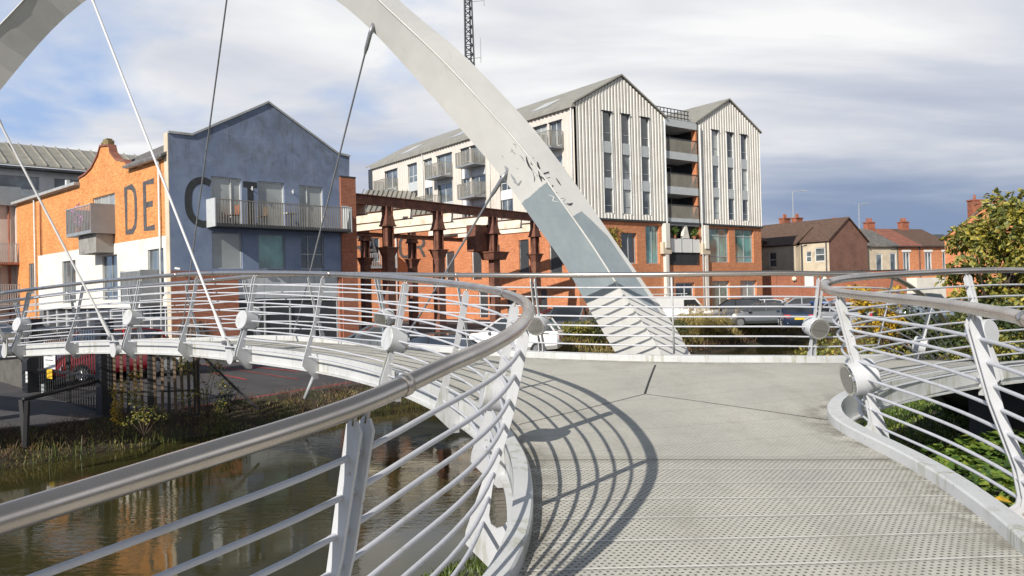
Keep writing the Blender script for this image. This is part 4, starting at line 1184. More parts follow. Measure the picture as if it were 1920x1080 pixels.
for ci, (a, b_, bal) in enumerate(cols):
    for j, (z0_, z1_) in enumerate(((8.9, 10.6), (11.4, 13.3), (14.2, 16.1))):
        window(FS_, a, b_, z0_, z1_, ab, 0.16, 'frame_white', rnd.choice(['pane_dark', 'pane', 'pane', 'pane_blind']), mull=(0.5,), trans=(() if bal else (0.35,)), k=0.1)
    for z0_, z1_ in ((10.6, 11.4), (13.3, 14.2)):
        mb = MB(); FS_.box(mb, a, b_, z0_, z1_, -0.05, 0.08); mb.build('spandrel', M['light_grey'] if ci % 2 else M['signwhite'], ab)
    mb = MB(); FS_.box(mb, a - 0.05, b_ + 0.05, 16.1, 16.18, 0.0, 0.2); mb.build('lintel', M['dark_grey'], ab)
for a, b_, z0_ in ((1.3, 3.3, 13.95), (1.3, 3.3, 11.1), (12.2, 15.2, 14.25), (12.2, 15.0, 12.3 - 1.0), (17.7, 20.8, 13.9), (28.6, 31.8, 13.8), (20.0, 23.0, 11.0)):
    balcony(FS_, a, b_, z0_, z0_ + 1.2, 1.3, ab, pickets=0.16, rails='roof_metal', floor='mid_grey', endcap=False, pw=0.03, k=0.12)
# recess with stacked loggias between the gables
mb = MB(); FF.wall(mb, 10.15, 14.55, 0, 17.2, (), 0.1, k=-2.4); mb.build('recess_wall', M['dark_grey'], ab)
mb = MB(); FF.box(mb, 14.36, 14.54, 8.3, 16.6, -0.5, 0.0); mb.build('recess_brick', M['far_brick'], ab)
mb = MB(); FF.box(mb, 10.0, 10.14, 0, 16.9, -2.4, 0.1); mb.build('party_wall', M['light_grey'], ab)
for z0_, z1_ in ((15.75, 16.75), (12.7, 13.5), (9.85 - 0.2, 10.55), (7.95, 8.6)):
    pass
for zf in (14.35, 11.3, 8.55):
    mb = MB(); FF.box(mb, 10.2, 14.5, zf - 0.65, zf, -2.35, 0.06); mb.build('loggia_floor', M['light_grey'], ab)
    mb = MB()
    for i in range(30):
        tt = 10.25 + i * 0.142; FF.box(mb, tt, tt + 0.05, zf, zf + 1.15, 0.0, 0.03)
    mb.build('loggia_pickets', M['roof_metal'], ab)
    mb = MB(); FF.box(mb, 10.2, 14.5, zf + 1.15, zf + 1.21, -0.02, 0.06); mb.build('loggia_rail', M['dark_grey'], ab)
    window(FF, 10.6, 13.6, zf + 0.02, zf + 2.2, ab, 0.1, 'frame_grey', 'pane_dark', mull=(0.35, 0.65), k=-2.25)
mb = MB(); FF.box(mb, 10.16, 14.5, 16.55, 17.15, -2.4, 0.06); mb.build('roof_beam', M['light_grey'], ab)
mb = MB(); FF.box(mb, 10.16, 14.5, 17.1, 17.25, -8, -0.02); mb.build('terrace_roof', M['mid_grey'], ab)
mb = MB()
for i in range(12):
    tt = 9.4 + i * 0.45; mb.tube([FF.p(tt, 17.2, -0.8), FF.p(tt, 18.3, -0.8)], 0.045, 5)
mb.build('terrace_baluster', M['dark_grey'], ab)
mb = MB()
for z0_ in (17.65, 18.0, 18.35): mb.tube([FF.p(9.3, z0_, -0.8), FF.p(14.5, z0_, -0.8)], 0.045, 5)
for z0_ in (18.2, 18.7, 19.2): mb.tube([FF.p(9.0, z0_ - 0.5, -3.4), FF.p(12.6, z0_ + 0.25, -3.4)], 0.05, 5)
for i in range(8): mb.tube([FF.p(9.0 + i * 0.5, 17.2, -3.4), FF.p(9.0 + i * 0.5, 18.75 + i * 0.1, -3.4)], 0.05, 5)
mb.build('terrace_rail', M['dark_grey'], ab)
# roofs
mb = MB()
mb.prism([FF.p(5.07, 20.05, 0.25), FF.p(-0.25, 17.15, 0.25), FF.p(-0.25, 17.15, -36), FF.p(5.07, 20.05, -36)], Vector((0, 0, 0.14)))
mb.prism([FF.p(5.07, 20.05, 0.25), FF.p(10.4, 17.15, 0.25), FF.p(10.4, 17.15, -36), FF.p(5.07, 20.05, -36)], Vector((0, 0, 0.14)))
mb.build('roof', M['roof_metal'], ab)
mb = MB()
mb.prism([FF.p(19.07, 19.85, 0.25), FF.p(14.3, 17.2, 0.25), FF.p(14.3, 17.2, -14), FF.p(19.07, 19.85, -14)], Vector((0, 0, 0.14)))
mb.prism([FF.p(19.07, 19.85, 0.25), FF.p(23.85, 17.2, 0.25), FF.p(23.85, 17.2, -14), FF.p(19.07, 19.85, -14)], Vector((0, 0, 0.14)))
mb.build('roof', M['roof_metal'], ab)
mb = MB(); FS_.box(mb, -0.1, 34.6, 16.85, 17.13, 0.02, 0.35); mb.build('side_gutter', M['roof_metal'], ab)
for s0, w_ in ((4.4, 2.2), (17.5, 2.0), (27.5, 2.2)):
    mb = MB(); mb.prism([FS_.p(s0, 17.75, -0.75), FS_.p(s0 + w_, 17.75, -0.75), FS_.p(s0 + w_, 18.75, -2.6), FS_.p(s0, 18.75, -2.6)], Vector((0, 0, 0.12))); mb.build('skylight', M['pane'], ab)
mb = MB(); mb.hexa([FF.p(0.1, 0.1, -0.5), FF.p(10, 0.1, -0.5), FF.p(10, 0.1, -36), FF.p(0.1, 0.1, -36), FF.p(0.1, 17.0, -0.5), FF.p(10, 17.0, -0.5), FF.p(10, 17.0, -36), FF.p(0.1, 17.0, -36)]); mb.build('inner_block', M['dark_grey'], ab)
mb = MB(); FF.box(mb, 14.7, 23.58, 0.1, 17.2, -14, -0.5); mb.build('inner_block', M['dark_grey'], ab)
mb = MB(); FF.box(mb, -0.02, 23.7, ZB - 0.16, ZB, 0.0, 0.2); mb.build('base_trim', M['dark_grey'], ab)
# brick base, front
fh = [(1.6, 2.6, 4.55, 7.1), (4.72, 6.55, 4.55, 7.1), (7.62, 9.3, 4.55, 7.8), (15.9, 18.7, 4.7, 7.85), (19.6, 22.4, 4.7, 7.85), (16.0, 18.6, 0.3, 3.0), (20.2, 22.7, 0.3, 3.0), (4.6, 6.6, 0.4, 3.0), (11.2, 13.7, 0.3, 2.9), (10.55, 14.5, 4.45, 8.1)]
mb = MB(); FF.wall(mb, 0, 23.6, 0, ZB - 0.16, fh, 0.3); mb.build('brick_base', M['far_brick'], ab)
for i, h in enumerate(fh[:9]):
    window(FF, *h, ab, 0.26, 'frame_grey' if i < 5 else 'frame_white', ['pane', 'pane_dark', 'pane_teal', 'pane_teal', 'pane_teal', 'pane_teal', 'pane_blind', 'pane_dark', 'pane_dark'][i], mull=(0.55,), trans=((0.18, 0.78) if i in (3, 4) else ()), fw=0.09)
mb = MB(); FF.box(mb, 10.55, 14.5, 4.45, 8.1, -0.7, -0.5); mb.build('shop_recess', M['dark_grey'], ab)
mb = MB(); FF.box(mb, 10.6, 14.45, 5.55, 6.75, 0.0, 0.12); mb.build('sign_board', M['signwhite'], ab)
for tt in (11.9, 13.3):
    mb = MB(); FF.box(mb, tt, tt + 0.06, 5.55, 6.75, 0.12, 0.16); mb.build('sign_rib', M['frame_grey'], ab)
mb = MB()
for i in range(26):
    tt = 10.6 + i * 0.15; FF.box(mb, tt, tt + 0.05, 4.45, 5.5, 0.0, 0.03)
mb.build('shop_pickets', M['dark_grey'], ab)
for tt in (9.6, 14.75):
    mb = MB(); FF.box(mb, tt, tt + 0.5, 5.9, 8.0, 0.02, 0.5); mb.build('stone_bracket', M['white_render'], ab)
    mb = MB(); FF.box(mb, tt - 0.25, tt + 0.75, 5.4, 6.4, 0.02, 0.4); mb.build('stone_capital', M['cream_render'], ab)
    mb = MB(); FF.box(mb, tt + 0.1, tt + 0.5, 0, 5.4, 0.02, 0.35); mb.build('stone_column', M['white_render'], ab)
for tt in (10.0, 14.6): pipe(FF, tt, 0.1, 17.0, 0.3, ab, 'frame_white', 0.07)
mb = MB(); FF.slab(mb, [(12.2, 6.8), (13.1, 6.8), (12.75, 8.0), (12.55, 8.0)], -0.2, 0.1); mb.build('stone_finial', M['white_render'], ab)
for tt in (0.2,): pipe(FS_, tt, 8.2, 16.8, 0.25, ab, 'frame_white', 0.06)
for tt in (11.5, 23.3): pipe(FS_, tt, 8.2, 16.8, 0.2, ab, 'frame_white', 0.05)
# brick base, canal side
sh = [(6.3, 7.7, 3.6, 6.9), (10.5, 11.9, 3.7, 6.7), (13.4, 15.0, 3.7, 6.7), (18.0, 19.6, 3.6, 6.6), (2.0, 3.6, 3.6, 6.9), (8.2, 9.6, 0.2, 2.6), (12.5, 14.0, 0.2, 2.6), (4.0, 5.4, 0.2, 2.6)]
mb = MB(); FS_.wall(mb, 0, 19.9, 0, ZB - 0.16, sh, 0.25); mb.build('brick_base', M['far_brick'], ab)
for i, h in enumerate(sh): window(FS_, *h, ab, 0.16, 'frame_white', ('pane', 'pane_dark', 'pane_blind')[i % 3], mull=(0.42,), trans=(0.3,), fw=0.13)
mb = MB(); FS_.box(mb, 0, 20, ZB - 0.16, ZB, 0.0, 0.18); mb.build('base_trim', M['dark_grey'], ab)
# wall facing the canal with the painted word
wa = FS_.p(19.9, 0, 0.0)
FW = Fac((wa.x, wa.y), (-2.8, -1.0)); LW = 8.9
wwh = [(2.6, 4.0, 4.2, 6.3), (5.6, 6.9, 5.6, 7.6)]
mb = MB(); FW.wall(mb, 0, LW, 0, 10.2, [(6.35, 7.35, 5.7, 8.0)], 0.2); mb.build('lettered_wall', M['far_brick'], ab)
window(FW, 6.35, 7.35, 5.7, 8.0, ab, 0.16, 'frame_white', 'pane_dark')
for ch, tt in (('R', 8.75), ('A', 7.55), ('T', 5.7), ('O', 4.35), ('R', 2.9)):
    letter(FW, ch, tt, -1.0, 6.15, 1.9, 0.26, ab, M['letter_or'], k=0.02)
balcony(FW, 4.9, 7.6, 5.2, 6.4, 1.2, ab, pickets=0.16, rails='frame_grey', floor='mid_grey', pw=0.03)
for tt in (4.75, 8.1): pipe(FW, tt, 0.1, 9.6, 0.1, ab, 'frame_white', 0.06)
mb = MB(); roofquad(FW, [(-0.2, 10.2, 0.3), (LW + 0.2, 10.2, 0.3), (LW - 2.5, 13.4, -6), (-0.2, 13.4, -6)], mb); mb.build('metal_roof', M['roof_metal'], ab)
for i in range(18):
    tt = LW - i * 0.5; mb = MB(); mb.bar(FW.p(tt, 10.3, 0.3), FW.p(tt - 2.2, 13.5, -6), 0.06, 0.1); mb.build('roof_seam', M['roof_metal'], ab)
#@@FRAME
# ------------------------------------------------------------------ rusty steel frame between the buildings
sf = thing('steel_frame', 'rusty brown steel gantry frame of columns and beams beside the brick pier', 'steel frame', (-8.7, 44.2, 0))
CR = Vector((-8.714, 44.2)); FG = Fac(CR, (3.37 + 8.714, 59.8 - 44.2))
DEPTH = 9.5
def ibeam(F, t0, t1, z0, z1, k, name, mat_='rust', fl=0.28):
    mb = MB()
    F.box(mb, t0, t1, z0 + 0.05, z1 - 0.05, k - 0.03, k + 0.03)
    F.box(mb, t0, t1, z0, z0 + 0.05, k - fl / 2, k + fl / 2)
    F.box(mb, t0, t1, z1 - 0.05, z1, k - fl / 2, k + fl / 2)
    return mb.build(name, M[mat_], sf)
ibeam(FG, 0.05, 19.7, 7.55, 8.12, 0.0, 'front_beam')
ibeam(FG, 0.05, 19.7, 7.55, 8.12, -DEPTH, 'rear_beam')
ibeam(FG, 0.05, 19.7, 6.7, 7.0, -DEPTH + 0.2, 'lower_beam')
def column(t_, k, hopper=0.0, w_=0.50):
    mb = MB()
    FG.box(mb, t_ - w_ / 2, t_ + w_ / 2, 0, 7.55, k - 0.04, k + 0.04)
    FG.box(mb, t_ - w_ / 2, t_ - w_ / 2 + 0.06, 0, 7.55, k - 0.22, k + 0.22)
    FG.box(mb, t_ + w_ / 2 - 0.06, t_ + w_ / 2, 0, 7.55, k - 0.22, k + 0.22)
    c_ = mb.build('column', M['rust'], sf)
    mb = MB()
    for (z0_, w0), (z1_, w1) in (((6.38, 0.40), (6.48, 0.40)), ((6.48, 0.36), (7.3, 0.20)), ((4.62, 0.30 + hopper), (5.1, 0.46 + hopper)), ((5.1, 0.52 + hopper), (5.17, 0.52 + hopper)), ((0.0, 0.30), (4.62, 0.30))):
        mb = MB()
        P = [FG.p(t_ + a * w0, z0_, k + b_ * w0 * 0.8) for a, b_ in ((-1, -1), (1, -1), (1, 1), (-1, 1))] + [FG.p(t_ + a * w1, z1_, k + b_ * w1 * 0.8) for a, b_ in ((-1, -1), (1, -1), (1, 1), (-1, 1))]
        mb.hexa(P); mb.build('bracket', M['rust'], c_)
for t_ in (2.5, 6.8, 12.3, 17.1): column(t_, 0.0, 0.35 if t_ == 12.3 else 0.0)
for t_ in (0.6, 4.8, 9.2, 14.0): column(t_, -DEPTH, 0.45 if t_ == 4.8 else 0.0)
mb = MB()
FG.box(mb, 10.9, 13.3, 5.2, 7.0, -1.2, -0.4); mb.build('rusty_tank', M['rust'], sf)
for i, t_ in enumerate((1.0, 4.7, 8.4, 12.1, 15.8, 19.3)):
    mb = MB(); a = FG.p(t_, 7.35, -0.2); b_ = FG.p(t_, 7.35, -DEPTH + 0.1)
    mb.bar(a, b_, 0.10, 0.62); mb.build('cross_beam', M['cream_beam'], sf)
    mb = MB(); mb.bar(a + Vector((0, 0, 0.335)), b_ + Vector((0, 0, 0.335)), 0.3, 0.04); mb.bar(a - Vector((0, 0, 0.335)), b_ - Vector((0, 0, 0.335)), 0.3, 0.04); mb.build('beam_flange', M['rust'], sf)

# ------------------------------------------------------------------ radio mast
mast = thing('radio_mast', 'tall dark lattice radio mast rising behind the apartment block', 'mast', tuple(at(880, 125, 120).xy) + (0,))
mp = at(877, 60, 120)
mb = MB(); top = 62
hw = 1.15
def mc(z, a): s_ = hw * (1.25 - z / 75); return Vector((mp.x + s_ * math.cos(a), mp.y + s_ * math.sin(a), z))
for j in range(3):
    mb = MB(); mb.tube([mc(18, j * 2.094), mc(top, j * 2.094)], 0.13, 5); mb.build('mast_leg', M['dark_grey'], mast)
mb = MB(); z = 18
while z < top - 1.5:
    for j in range(3):
        mb.tube([mc(z, j * 2.094), mc(z + 1.4, (j + 1) * 2.094)], 0.075, 4, cap=False)
        mb.tube([mc(z + 1.4, j * 2.094), mc(z + 1.4, (j + 1) * 2.094)], 0.065, 4, cap=False)
    z += 1.4
mb.build('lattice', M['dark_grey'], mast)
mb = MB(); mb.tube([(mp.x + 0.4, mp.y, 18), (mp.x + 0.4, mp.y, top)], 0.12, 5); mb.build('cable_run', M['dark_grey'], mast)
for zz, dx, hh in ((47, 2.6, 3.6), (38.3, 1.9, 3.2)):
    mb = MB(); a = Vector((mp.x, mp.y, zz)); mb.tube([a, a + Vector((dx, 0, 0.2))], 0.05, 5); mb.tube([a + Vector((dx, 0, -0.6)), a + Vector((dx, 0, hh))], 0.06, 5); mb.build('antenna', M['frame_grey'], mast)
for zz in (55, 57.5, 51.5):
    mb = MB(); mb.tube([(mp.x - 1.6, mp.y - 0.7, zz), (mp.x + 1.6, mp.y - 0.7, zz)], 0.06, 5)
    for dx in (-1.5, -0.5, 0.6, 1.5): mb.box((mp.x + dx, mp.y - 0.9, zz), (0.28, 0.18, 1.9))
    mb.build('antenna_panel', M['frame_grey'], mast)

# ------------------------------------------------------------------ houses to the right
def chimney(parent, x, y, z, h=1.5, w_=0.9, d=0.6, rz=0.64, pots=2, mat_='terracotta'):
    mb = MB(); mb.box((x, y, z + h / 2), (w_, d, h), rz); mb.box((x, y, z + h + 0.06), (w_ + 0.15, d + 0.15, 0.12), rz)
    c_ = mb.build('chimney', M[mat_], parent)
    for i in range(pots):
        o_ = (i - (pots - 1) / 2) * 0.36
        mb = MB(); q = Vector((x + o_ * math.cos(rz), y + o_ * math.sin(rz), z + h + 0.1)); mb.tube([q, q + Vector((0, 0, 0.5))], [0.13, 0.10], 8)
        mb.build('chimney_pot', M['terracotta'], c_, auto=40)
    return c_
hx = thing('gabled_house', 'end house with dark red-brown brick gable and cream side wall', 'house', (34.1, 85, 0))
HO = at(1554, 450, 85)
FH = Fac((HO.x, HO.y), (0.8, 0.6)); FHs = Fac((HO.x, HO.y), (-0.6, 0.8))
mb = MB(); FH.wall(mb, 0, 7.8, 0, 7.25, ()); cut_gable(FH, mb, [(0, 7.25), (7.8, 7.25), (3.9, 9.75)], 0); mb.build('gable_wall', M['dark_brick'], hx)
hw_ = [(0.5, 1.7, 5.0, 6.5), (2.1, 2.8, 5.0, 6.2), (0.6, 1.6, 2.2, 3.3)]
mb = MB(); FHs.wall(mb, 0, 3.5, 0, 7.25, hw_); mb.build('cream_wall', M['cream_render'], hx)
for h in hw_: window(FHs, *h, hx, 0.1, 'frame_white', 'pane', fw=0.09, trans=(0.5,), mull=())
mb = MB(); FHs.wall(mb, 3.5, 9.5, 0, 6.9, [(5.9, 6.9, 4.6, 6.3)], k=0.9); FHs.box(mb, 3.48, 3.52, 0, 6.9, -0.5, 0.9); mb.build('wing_wall', M['cream_render'], hx)
window(FHs, 5.9, 6.9, 4.6, 6.3, hx, 0.1, 'frame_white', 'pane', fw=0.09, trans=(0.5,), mull=(), k=0.9)
mb = MB(); mb.prism([FHs.p(3.3, 6.95, 1.1), FHs.p(9.6, 6.95, 1.1), FHs.p(9.6, 9.0, -2.4), FHs.p(3.3, 9.0, -2.4)], Vector((0, 0, 0.1))); mb.build('wing_roof', M['brown_tile'], hx)
mb = MB()
mb.prism([FH.p(-0.25, 7.15, 0.15), FH.p(3.9, 9.78, 0.15), FH.p(3.9, 9.78, -11), FH.p(-0.25, 7.15, -11)], Vector((0, 0, 0.14)))
mb.prism([FH.p(8.05, 7.15, 0.15), FH.p(3.9, 9.78, 0.15), FH.p(3.9, 9.78, -11), FH.p(8.05, 7.15, -11)], Vector((0, 0, 0.14)))
mb.build('tiled_roof', M['brown_tile'], hx)
mb = MB(); FH.box(mb, 0.1, 7.7, 0.1, 7.2, -10.9, -0.2); mb.build('rear_wall', M['dark_brick'], hx)
for tt in (0.3, 3.3):
    pipe(FHs, tt, 0.2, 7.1, 0.08, hx, 'dark_grey', 0.07)
mb = MB(); mb.tube([FHs.p(2.6, 6.9, 0.06), FHs.p(3.2, 6.8, 0.06), FHs.p(3.2, 3.4, 0.06), FHs.p(2.6, 3.2, 0.06)], 0.05, 6); mb.build('waste_pipe', M['dark_grey'], hx)
for px_c, py_c, dd in ((1472, 425, 95), (1495, 424, 96)):
    q = at(px_c, py_c + 6, dd); chimney(hx, q.x, q.y, q.z - 0.6, 1.9, 1.3, 0.7)
# dark house behind it
dh = thing('brick_house', 'small dark brick house between the apartment block and the gabled house', 'house', tuple(at(1440, 500, 92).xy) + (0,))
a_ = at(1422, 440, 90); b2 = at(1456, 440, 94)
FD = Fac((a_.x, a_.y), (b2.x - a_.x, b2.y - a_.y)); LD = (b2 - a_).length
mb = MB(); FD.wall(mb, -3, LD, 0, 7.6, [(0.6, 1.7, 4.6, 6.4)]); mb.build('wall', M['dark_brick'], dh)
window(FD, 0.6, 1.7, 4.6, 6.4, dh, 0.1, 'frame_white', 'pane', fw=0.1, trans=(0.5,), mull=())
mb = MB(); mb.prism([FD.p(-3, 7.6, 0.3), FD.p(LD + 0.2, 7.6, 0.3), FD.p(LD - 1.5, 9.4, -3.5), FD.p(-3, 9.4, -3.5)], Vector((0, 0, 0.12))); mb.build('roof', M['brown_tile'], dh)
# terrace: three houses in one row
TO = at(1666, 463, 92)
FT = Fac((TO.x, TO.y), (0.93, 0.37)); FTs = Fac((TO.x, TO.y), (-0.45, 0.89))
def terr(i, t0, t1, wall_, roof_, label, wins):
    th = thing('terraced_house', label, 'house', (FT.p(t0, 0).x, FT.p(t0, 0).y, 0), 'terraced houses beyond the car park')
    mb = MB(); FT.wall(mb, t0, t1, 0, 6.75, wins, 0.12); mb.build('front_wall', M[wall_], th)
    for h in wins: 
        window(FT, *h, th, 0.1, 'frame_white', 'pane', fw=0.12, mull=(0.5,) if i else (), trans=())
        if i:
            mb = MB(); FT.box(mb, h[0] - 0.15, h[1] + 0.15, h[3], h[3] + 0.25, 0.0, 0.06); mb.build('lintel', M['signwhite'], th)
    mb = MB(); mb.prism([FT.p(t0, 6.75, 0.25), FT.p(t1 - 0.02, 6.75, 0.25), FT.p(t1 - 0.02, 9.1, -4.3), FT.p(t0, 9.1, -4.3)], Vector((0, 0, 0.12))); mb.prism([FT.p(t0, 9.1, -4.35), FT.p(t1 - 0.02, 9.1, -4.35), FT.p(t1 - 0.02, 6.7, -8.6), FT.p(t0, 6.7, -8.6)], Vector((0, 0, 0.12)))
    mb.build('roof', M[roof_], th)
    mb = MB(); mb.tube([FT.p(t0, 6.72, 0.3), FT.p(t1 - 0.03, 6.72, 0.3)], 0.07, 6); mb.build('gutter', M['dark_grey'], th)
    mb = MB(); mb.tube([FT.p(t1 - 0.2, 0.2, 0.08), FT.p(t1 - 0.2, 6.7, 0.08)], 0.05, 6); mb.build('downpipe', M['dark_grey'], th)
    return th
t0h = terr(0, -0.02, 1.5, 'cream_render', 'slate', 'cream rendered end house of the terrace, slate roof', [(0.15, 1.15, 3.3, 6.0)])
mb = MB(); FT.wall(mb, -4.0, -0.02, 0, 6.75, [(-2.0, -1.0, 3.6, 5.9)]); mb.build('side_return', M['cream_render'], t0h)
window(FT, -2.0, -1.0, 3.6, 5.9, t0h, 0.1, 'frame_white', 'pane', fw=0.12, mull=())
mb = MB(); mb.prism([FT.p(-4.3, 6.7, 0.3), FT.p(-0.04, 6.7, 0.3), FT.p(-0.04, 9.1, -4.3), FT.p(-4.3, 9.1, -4.3)], Vector((0, 0, 0.13))); mb.build('roof', M['slate'], t0h)
mb = MB(); mb.prism([FT.p(-4.0, 0, 0), FT.p(-4.0, 6.75, 0), FT.p(-4.0, 9.0, -4.3), FT.p(-4.0, 6.7, -8.6), FT.p(-4.0, 0, -8.6)], FT.u * 0.2); mb.build('end_wall', M['cream_render'], t0h)
q = FT.p(-3.9, 8.2, -4.3); chimney(t0h, q.x, q.y, 8.6, 1.3, 1.3, 0.7, 0.4, mat_='cream_render')
t1h = terr(1, 1.5, 5.0, 'far_brick', 'red_tile', 'red brick terraced house with reddish tiled roof', [(2.2, 3.3, 3.3, 6.1)])
q = FT.p(1.6, 8.2, -4.3); chimney(t1h, q.x, q.y, 8.2, 1.7, 1.15, 0.7, 0.4, 3)
t2h = terr(2, 5.0, 10.3, 'far_brick', 'brown_tile', 'red brick end house of the terrace under dark brown tiles', [(5.7, 6.8, 3.3, 6.1), (8.6, 9.6, 3.3, 6.1)])
q = FT.p(7.2, 8.2, -4.3); chimney(t2h, q.x, q.y, 8.3, 1.7, 1.15, 0.7, 0.4, 3)
mb = MB(); FT.box(mb, 1.55, 10.2, 0, 3.0, 0.05, 2.4); mb.build('porch_extension', M['white_render'], t2h)
# shed with dark opening
sd = thing('workshop_shed', 'low workshop with corrugated roof and dark open bay between the houses', 'shed', tuple(at(1755, 480, 100).xy) + (0,))
a_ = at(1728, 480, 100); b2 = at(1790, 480, 104); FSd = Fac((a_.x, a_.y), (b2.x - a_.x, b2.y - a_.y)); LS = (b2 - a_).length
mb = MB(); FSd.wall(mb, -1, LS + 3, 0, 7.0, [(0.2, 2.9, 0, 4.9)], 1.5); mb.build('wall', M['far_brick'], sd)
mb = MB(); FSd.box(mb, 0.2, 2.9, 0, 4.9, -1.6, -1.5); mb.build('bay_opening', M['black'], sd)
mb = MB(); FSd.box(mb, -0.5, 3.6, 4.9, 5.3, 0.02, 1.2); mb.build('canopy', M['mid_grey'], sd)
mb = MB(); mb.prism([FSd.p(-1.3, 7.0, 0.4), FSd.p(LS + 4, 7.0, 0.4), FSd.p(LS + 4, 9.0, -6), FSd.p(-1.3, 9.0, -6)], Vector((0, 0, 0.12))); mb.build('roof', M['dark_grey'], sd)
# orange brick house behind the tree
rh = thing('gabled_brick_house', 'orange brick gable end rising behind the bushy tree', 'house', tuple(at(1830, 480, 75).xy) + (0,))
a_ = at(1771, 450, 75); FRh = Fac((a_.x, a_.y), (0.8, -0.6))
zr = at(1771, 446, 75).z
mb = MB(); FRh.wall(mb, 0, 9.0, 0, zr, ()); cut_gable(FRh, mb, [(0, zr), (9.0, zr), (4.5, zr + 3.4)], 0); mb.build('gable_wall', M['far_brick'], rh)
mb = MB(); mb.prism([FRh.p(-0.2, zr - 0.1, 0.15), FRh.p(4.5, zr + 3.45, 0.15), FRh.p(4.5, zr + 3.45, -12), FRh.p(-0.2, zr - 0.1, -12)], Vector((0, 0, 0.12)))
mb.prism([FRh.p(9.2, zr - 0.1, 0.15), FRh.p(4.5, zr + 3.45, 0.15), FRh.p(4.5, zr + 3.45, -12), FRh.p(9.2, zr - 0.1, -12)], Vector((0, 0, 0.12))); mb.build('roof', M['slate'], rh)
for dx_ in (1.4, 6.9):
    q = FRh.p(dx_ + 1, 0, -1.5); chimney(rh, q.x, q.y, zr + (0.8 if dx_ < 3 else 1.2), 2.6, 1.0, 0.7, 0.1, 1)
# boundary wall of the car park with globe lamps
bw = thing('boundary_wall', 'red brick yard wall at the back of the car park', 'wall', tuple(at(1500, 530, 80).xy) + (0,))
a_ = at(1428, 530, 79); b2 = at(1700, 530, 80); FBw = Fac((a_.x, a_.y), (b2.x - a_.x, b2.y - a_.y)); LB = (b2 - a_).length
mb = MB(); FBw.box(mb, 0, LB, 0, 3.7, -0.3, 0); mb.build('brickwork', M['red_brick'], bw)
mb = MB(); FBw.box(mb, -0.1, LB, 3.7, 3.8, -0.38, 0.06); mb.build('wall_coping', M['dark_grey'], bw)
for i in range(6):
    mb = MB(); FBw.box(mb, 1.2 + i * 2.6, 1.5 + i * 2.6, 0, 3.6, 0.0, 0.08); mb.build('pilaster', M['red_brick'], bw)
for x_, lab in ((1489, 'cream globe lamp on the yard wall, left of the white notice'), (1546, 'cream globe lamp on the yard wall, right of the bridge post')):
    q = at(x_, 523, 79.2); gl = thing('globe_lamp', lab, 'wall lamp', tuple(q), 'globe lamps on the yard wall')
    mb = MB()
    for j in range(6):
        pass
    n_ = 8; V = []; Fc = []
    mb.tube([q + Vector((0, 0, -0.25 + 0.05 * j)) for j in range(11)], [max(0.02, 0.25 * math.sqrt(max(0, 1 - ((j - 5) / 5) ** 2))) for j in range(11)], 10)
    mb.build('globe', M['lampglobe'], gl, smooth=True)
    mb = MB(); mb.tube([q + Vector((0, 0.0, -0.3)), q + Vector((0, 0.35, -0.3))], 0.05, 6); mb.build('arm', M['black'], gl)
q = at(1517, 526, 79.3); mb = MB(); mb.box(tuple(q), (0.9, 0.05, 1.1)); tag(mb.build('notice_board', M['signwhite']), 'small plain white notice on the red yard wall', 'notice')
# back terrace of roofs and distant things so the horizon is never empty
def lowblock(x0, x1, y0, d, mat_, roof_, label, rh_=1.6):
    a_ = at(x0, y0, d); b2 = at(x1, y0, d + 3); F = Fac((a_.x, a_.y), (b2.x - a_.x, b2.y - a_.y)); L = (b2 - a_).length
    t_ = thing('distant_house', label, 'house', (a_.x, a_.y, 0))
    mb = MB(); F.box(mb, 0, L, 0, a_.z, -9, 0); mb.build('wall', M[mat_], t_)
    mb = MB(); mb.prism([F.p(-0.3, a_.z, 0.3), F.p(-0.3, a_.z + rh_, -4.5), F.p(-0.3, a_.z, -9.3)], F.u * (L + 0.6)); mb.build('roof', M[roof_], t_)
    return t_
lowblock(1705, 1800, 452, 150, 'dark_brick', 'dark_grey', 'distant dark roof seen past the terrace, left of the shed')
lowblock(1600, 1640, 470, 140, 'dark_brick', 'brown_tile', 'distant brown roof seen between gabled house and terrace')
# street lights and aerials on the skyline
def slamp(x_, ytop, d, label, arm=1.6):
    top_ = at(x_, ytop, d); t_ = thing('street_lamp', label, 'street lamp', (top_.x, top_.y, 0), 'street lamps on the skyline')
    mb = MB(); mb.tube([(top_.x, top_.y, 0), (top_.x, top_.y, top_.z)], [0.11, 0.07], 6); mb.build('pole', M['frame_grey'], t_)
    mb = MB(); mb.tube([top_, top_ + Vector((arm, 0, 0.15))], 0.05, 5); mb.build('arm', M['frame_grey'], t_)
    mb = MB(); mb.box((top_.x + arm + 0.2, top_.y, top_.z + 0.14), (0.9, 0.3, 0.14)); mb.build('lamp_head', M['frame_grey'], t_)
slamp(1486, 360, 130, 'thin pale street lamp standing behind the gabled house chimneys')
slamp(1867, 360, 130, 'dark street lamp standing behind the bushy tree, left one', 1.2)
slamp(1905, 372, 150, 'pale street lamp behind the bushy tree, at the right edge', -1.2)
ae = thing('lattice_aerial', 'thin white lattice aerial on the skyline above the terrace', 'aerial', tuple(at(1610, 470, 150).xy) + (0,))
q = at(1610, 384, 150); mb = MB(); mb.tube([(q.x, q.y, 0), (q.x, q.y, q.z)], 0.08, 5)
for j in range(9): zz = q.z - j * 0.9; mb.tube([(q.x - 0.35, q.y, zz), (q.x + 0.35, q.y, zz - 0.4)], 0.04, 4)
mb.build('pole', M['frame_grey'], ae)
mb = MB(); 
for j in range(4): mb.tube([(q.x - 0.8 + j * 0.7, q.y, q.z + 0.1), (q.x - 0.6 + j * 0.7, q.y, q.z + 0.3)], 0.05, 4)
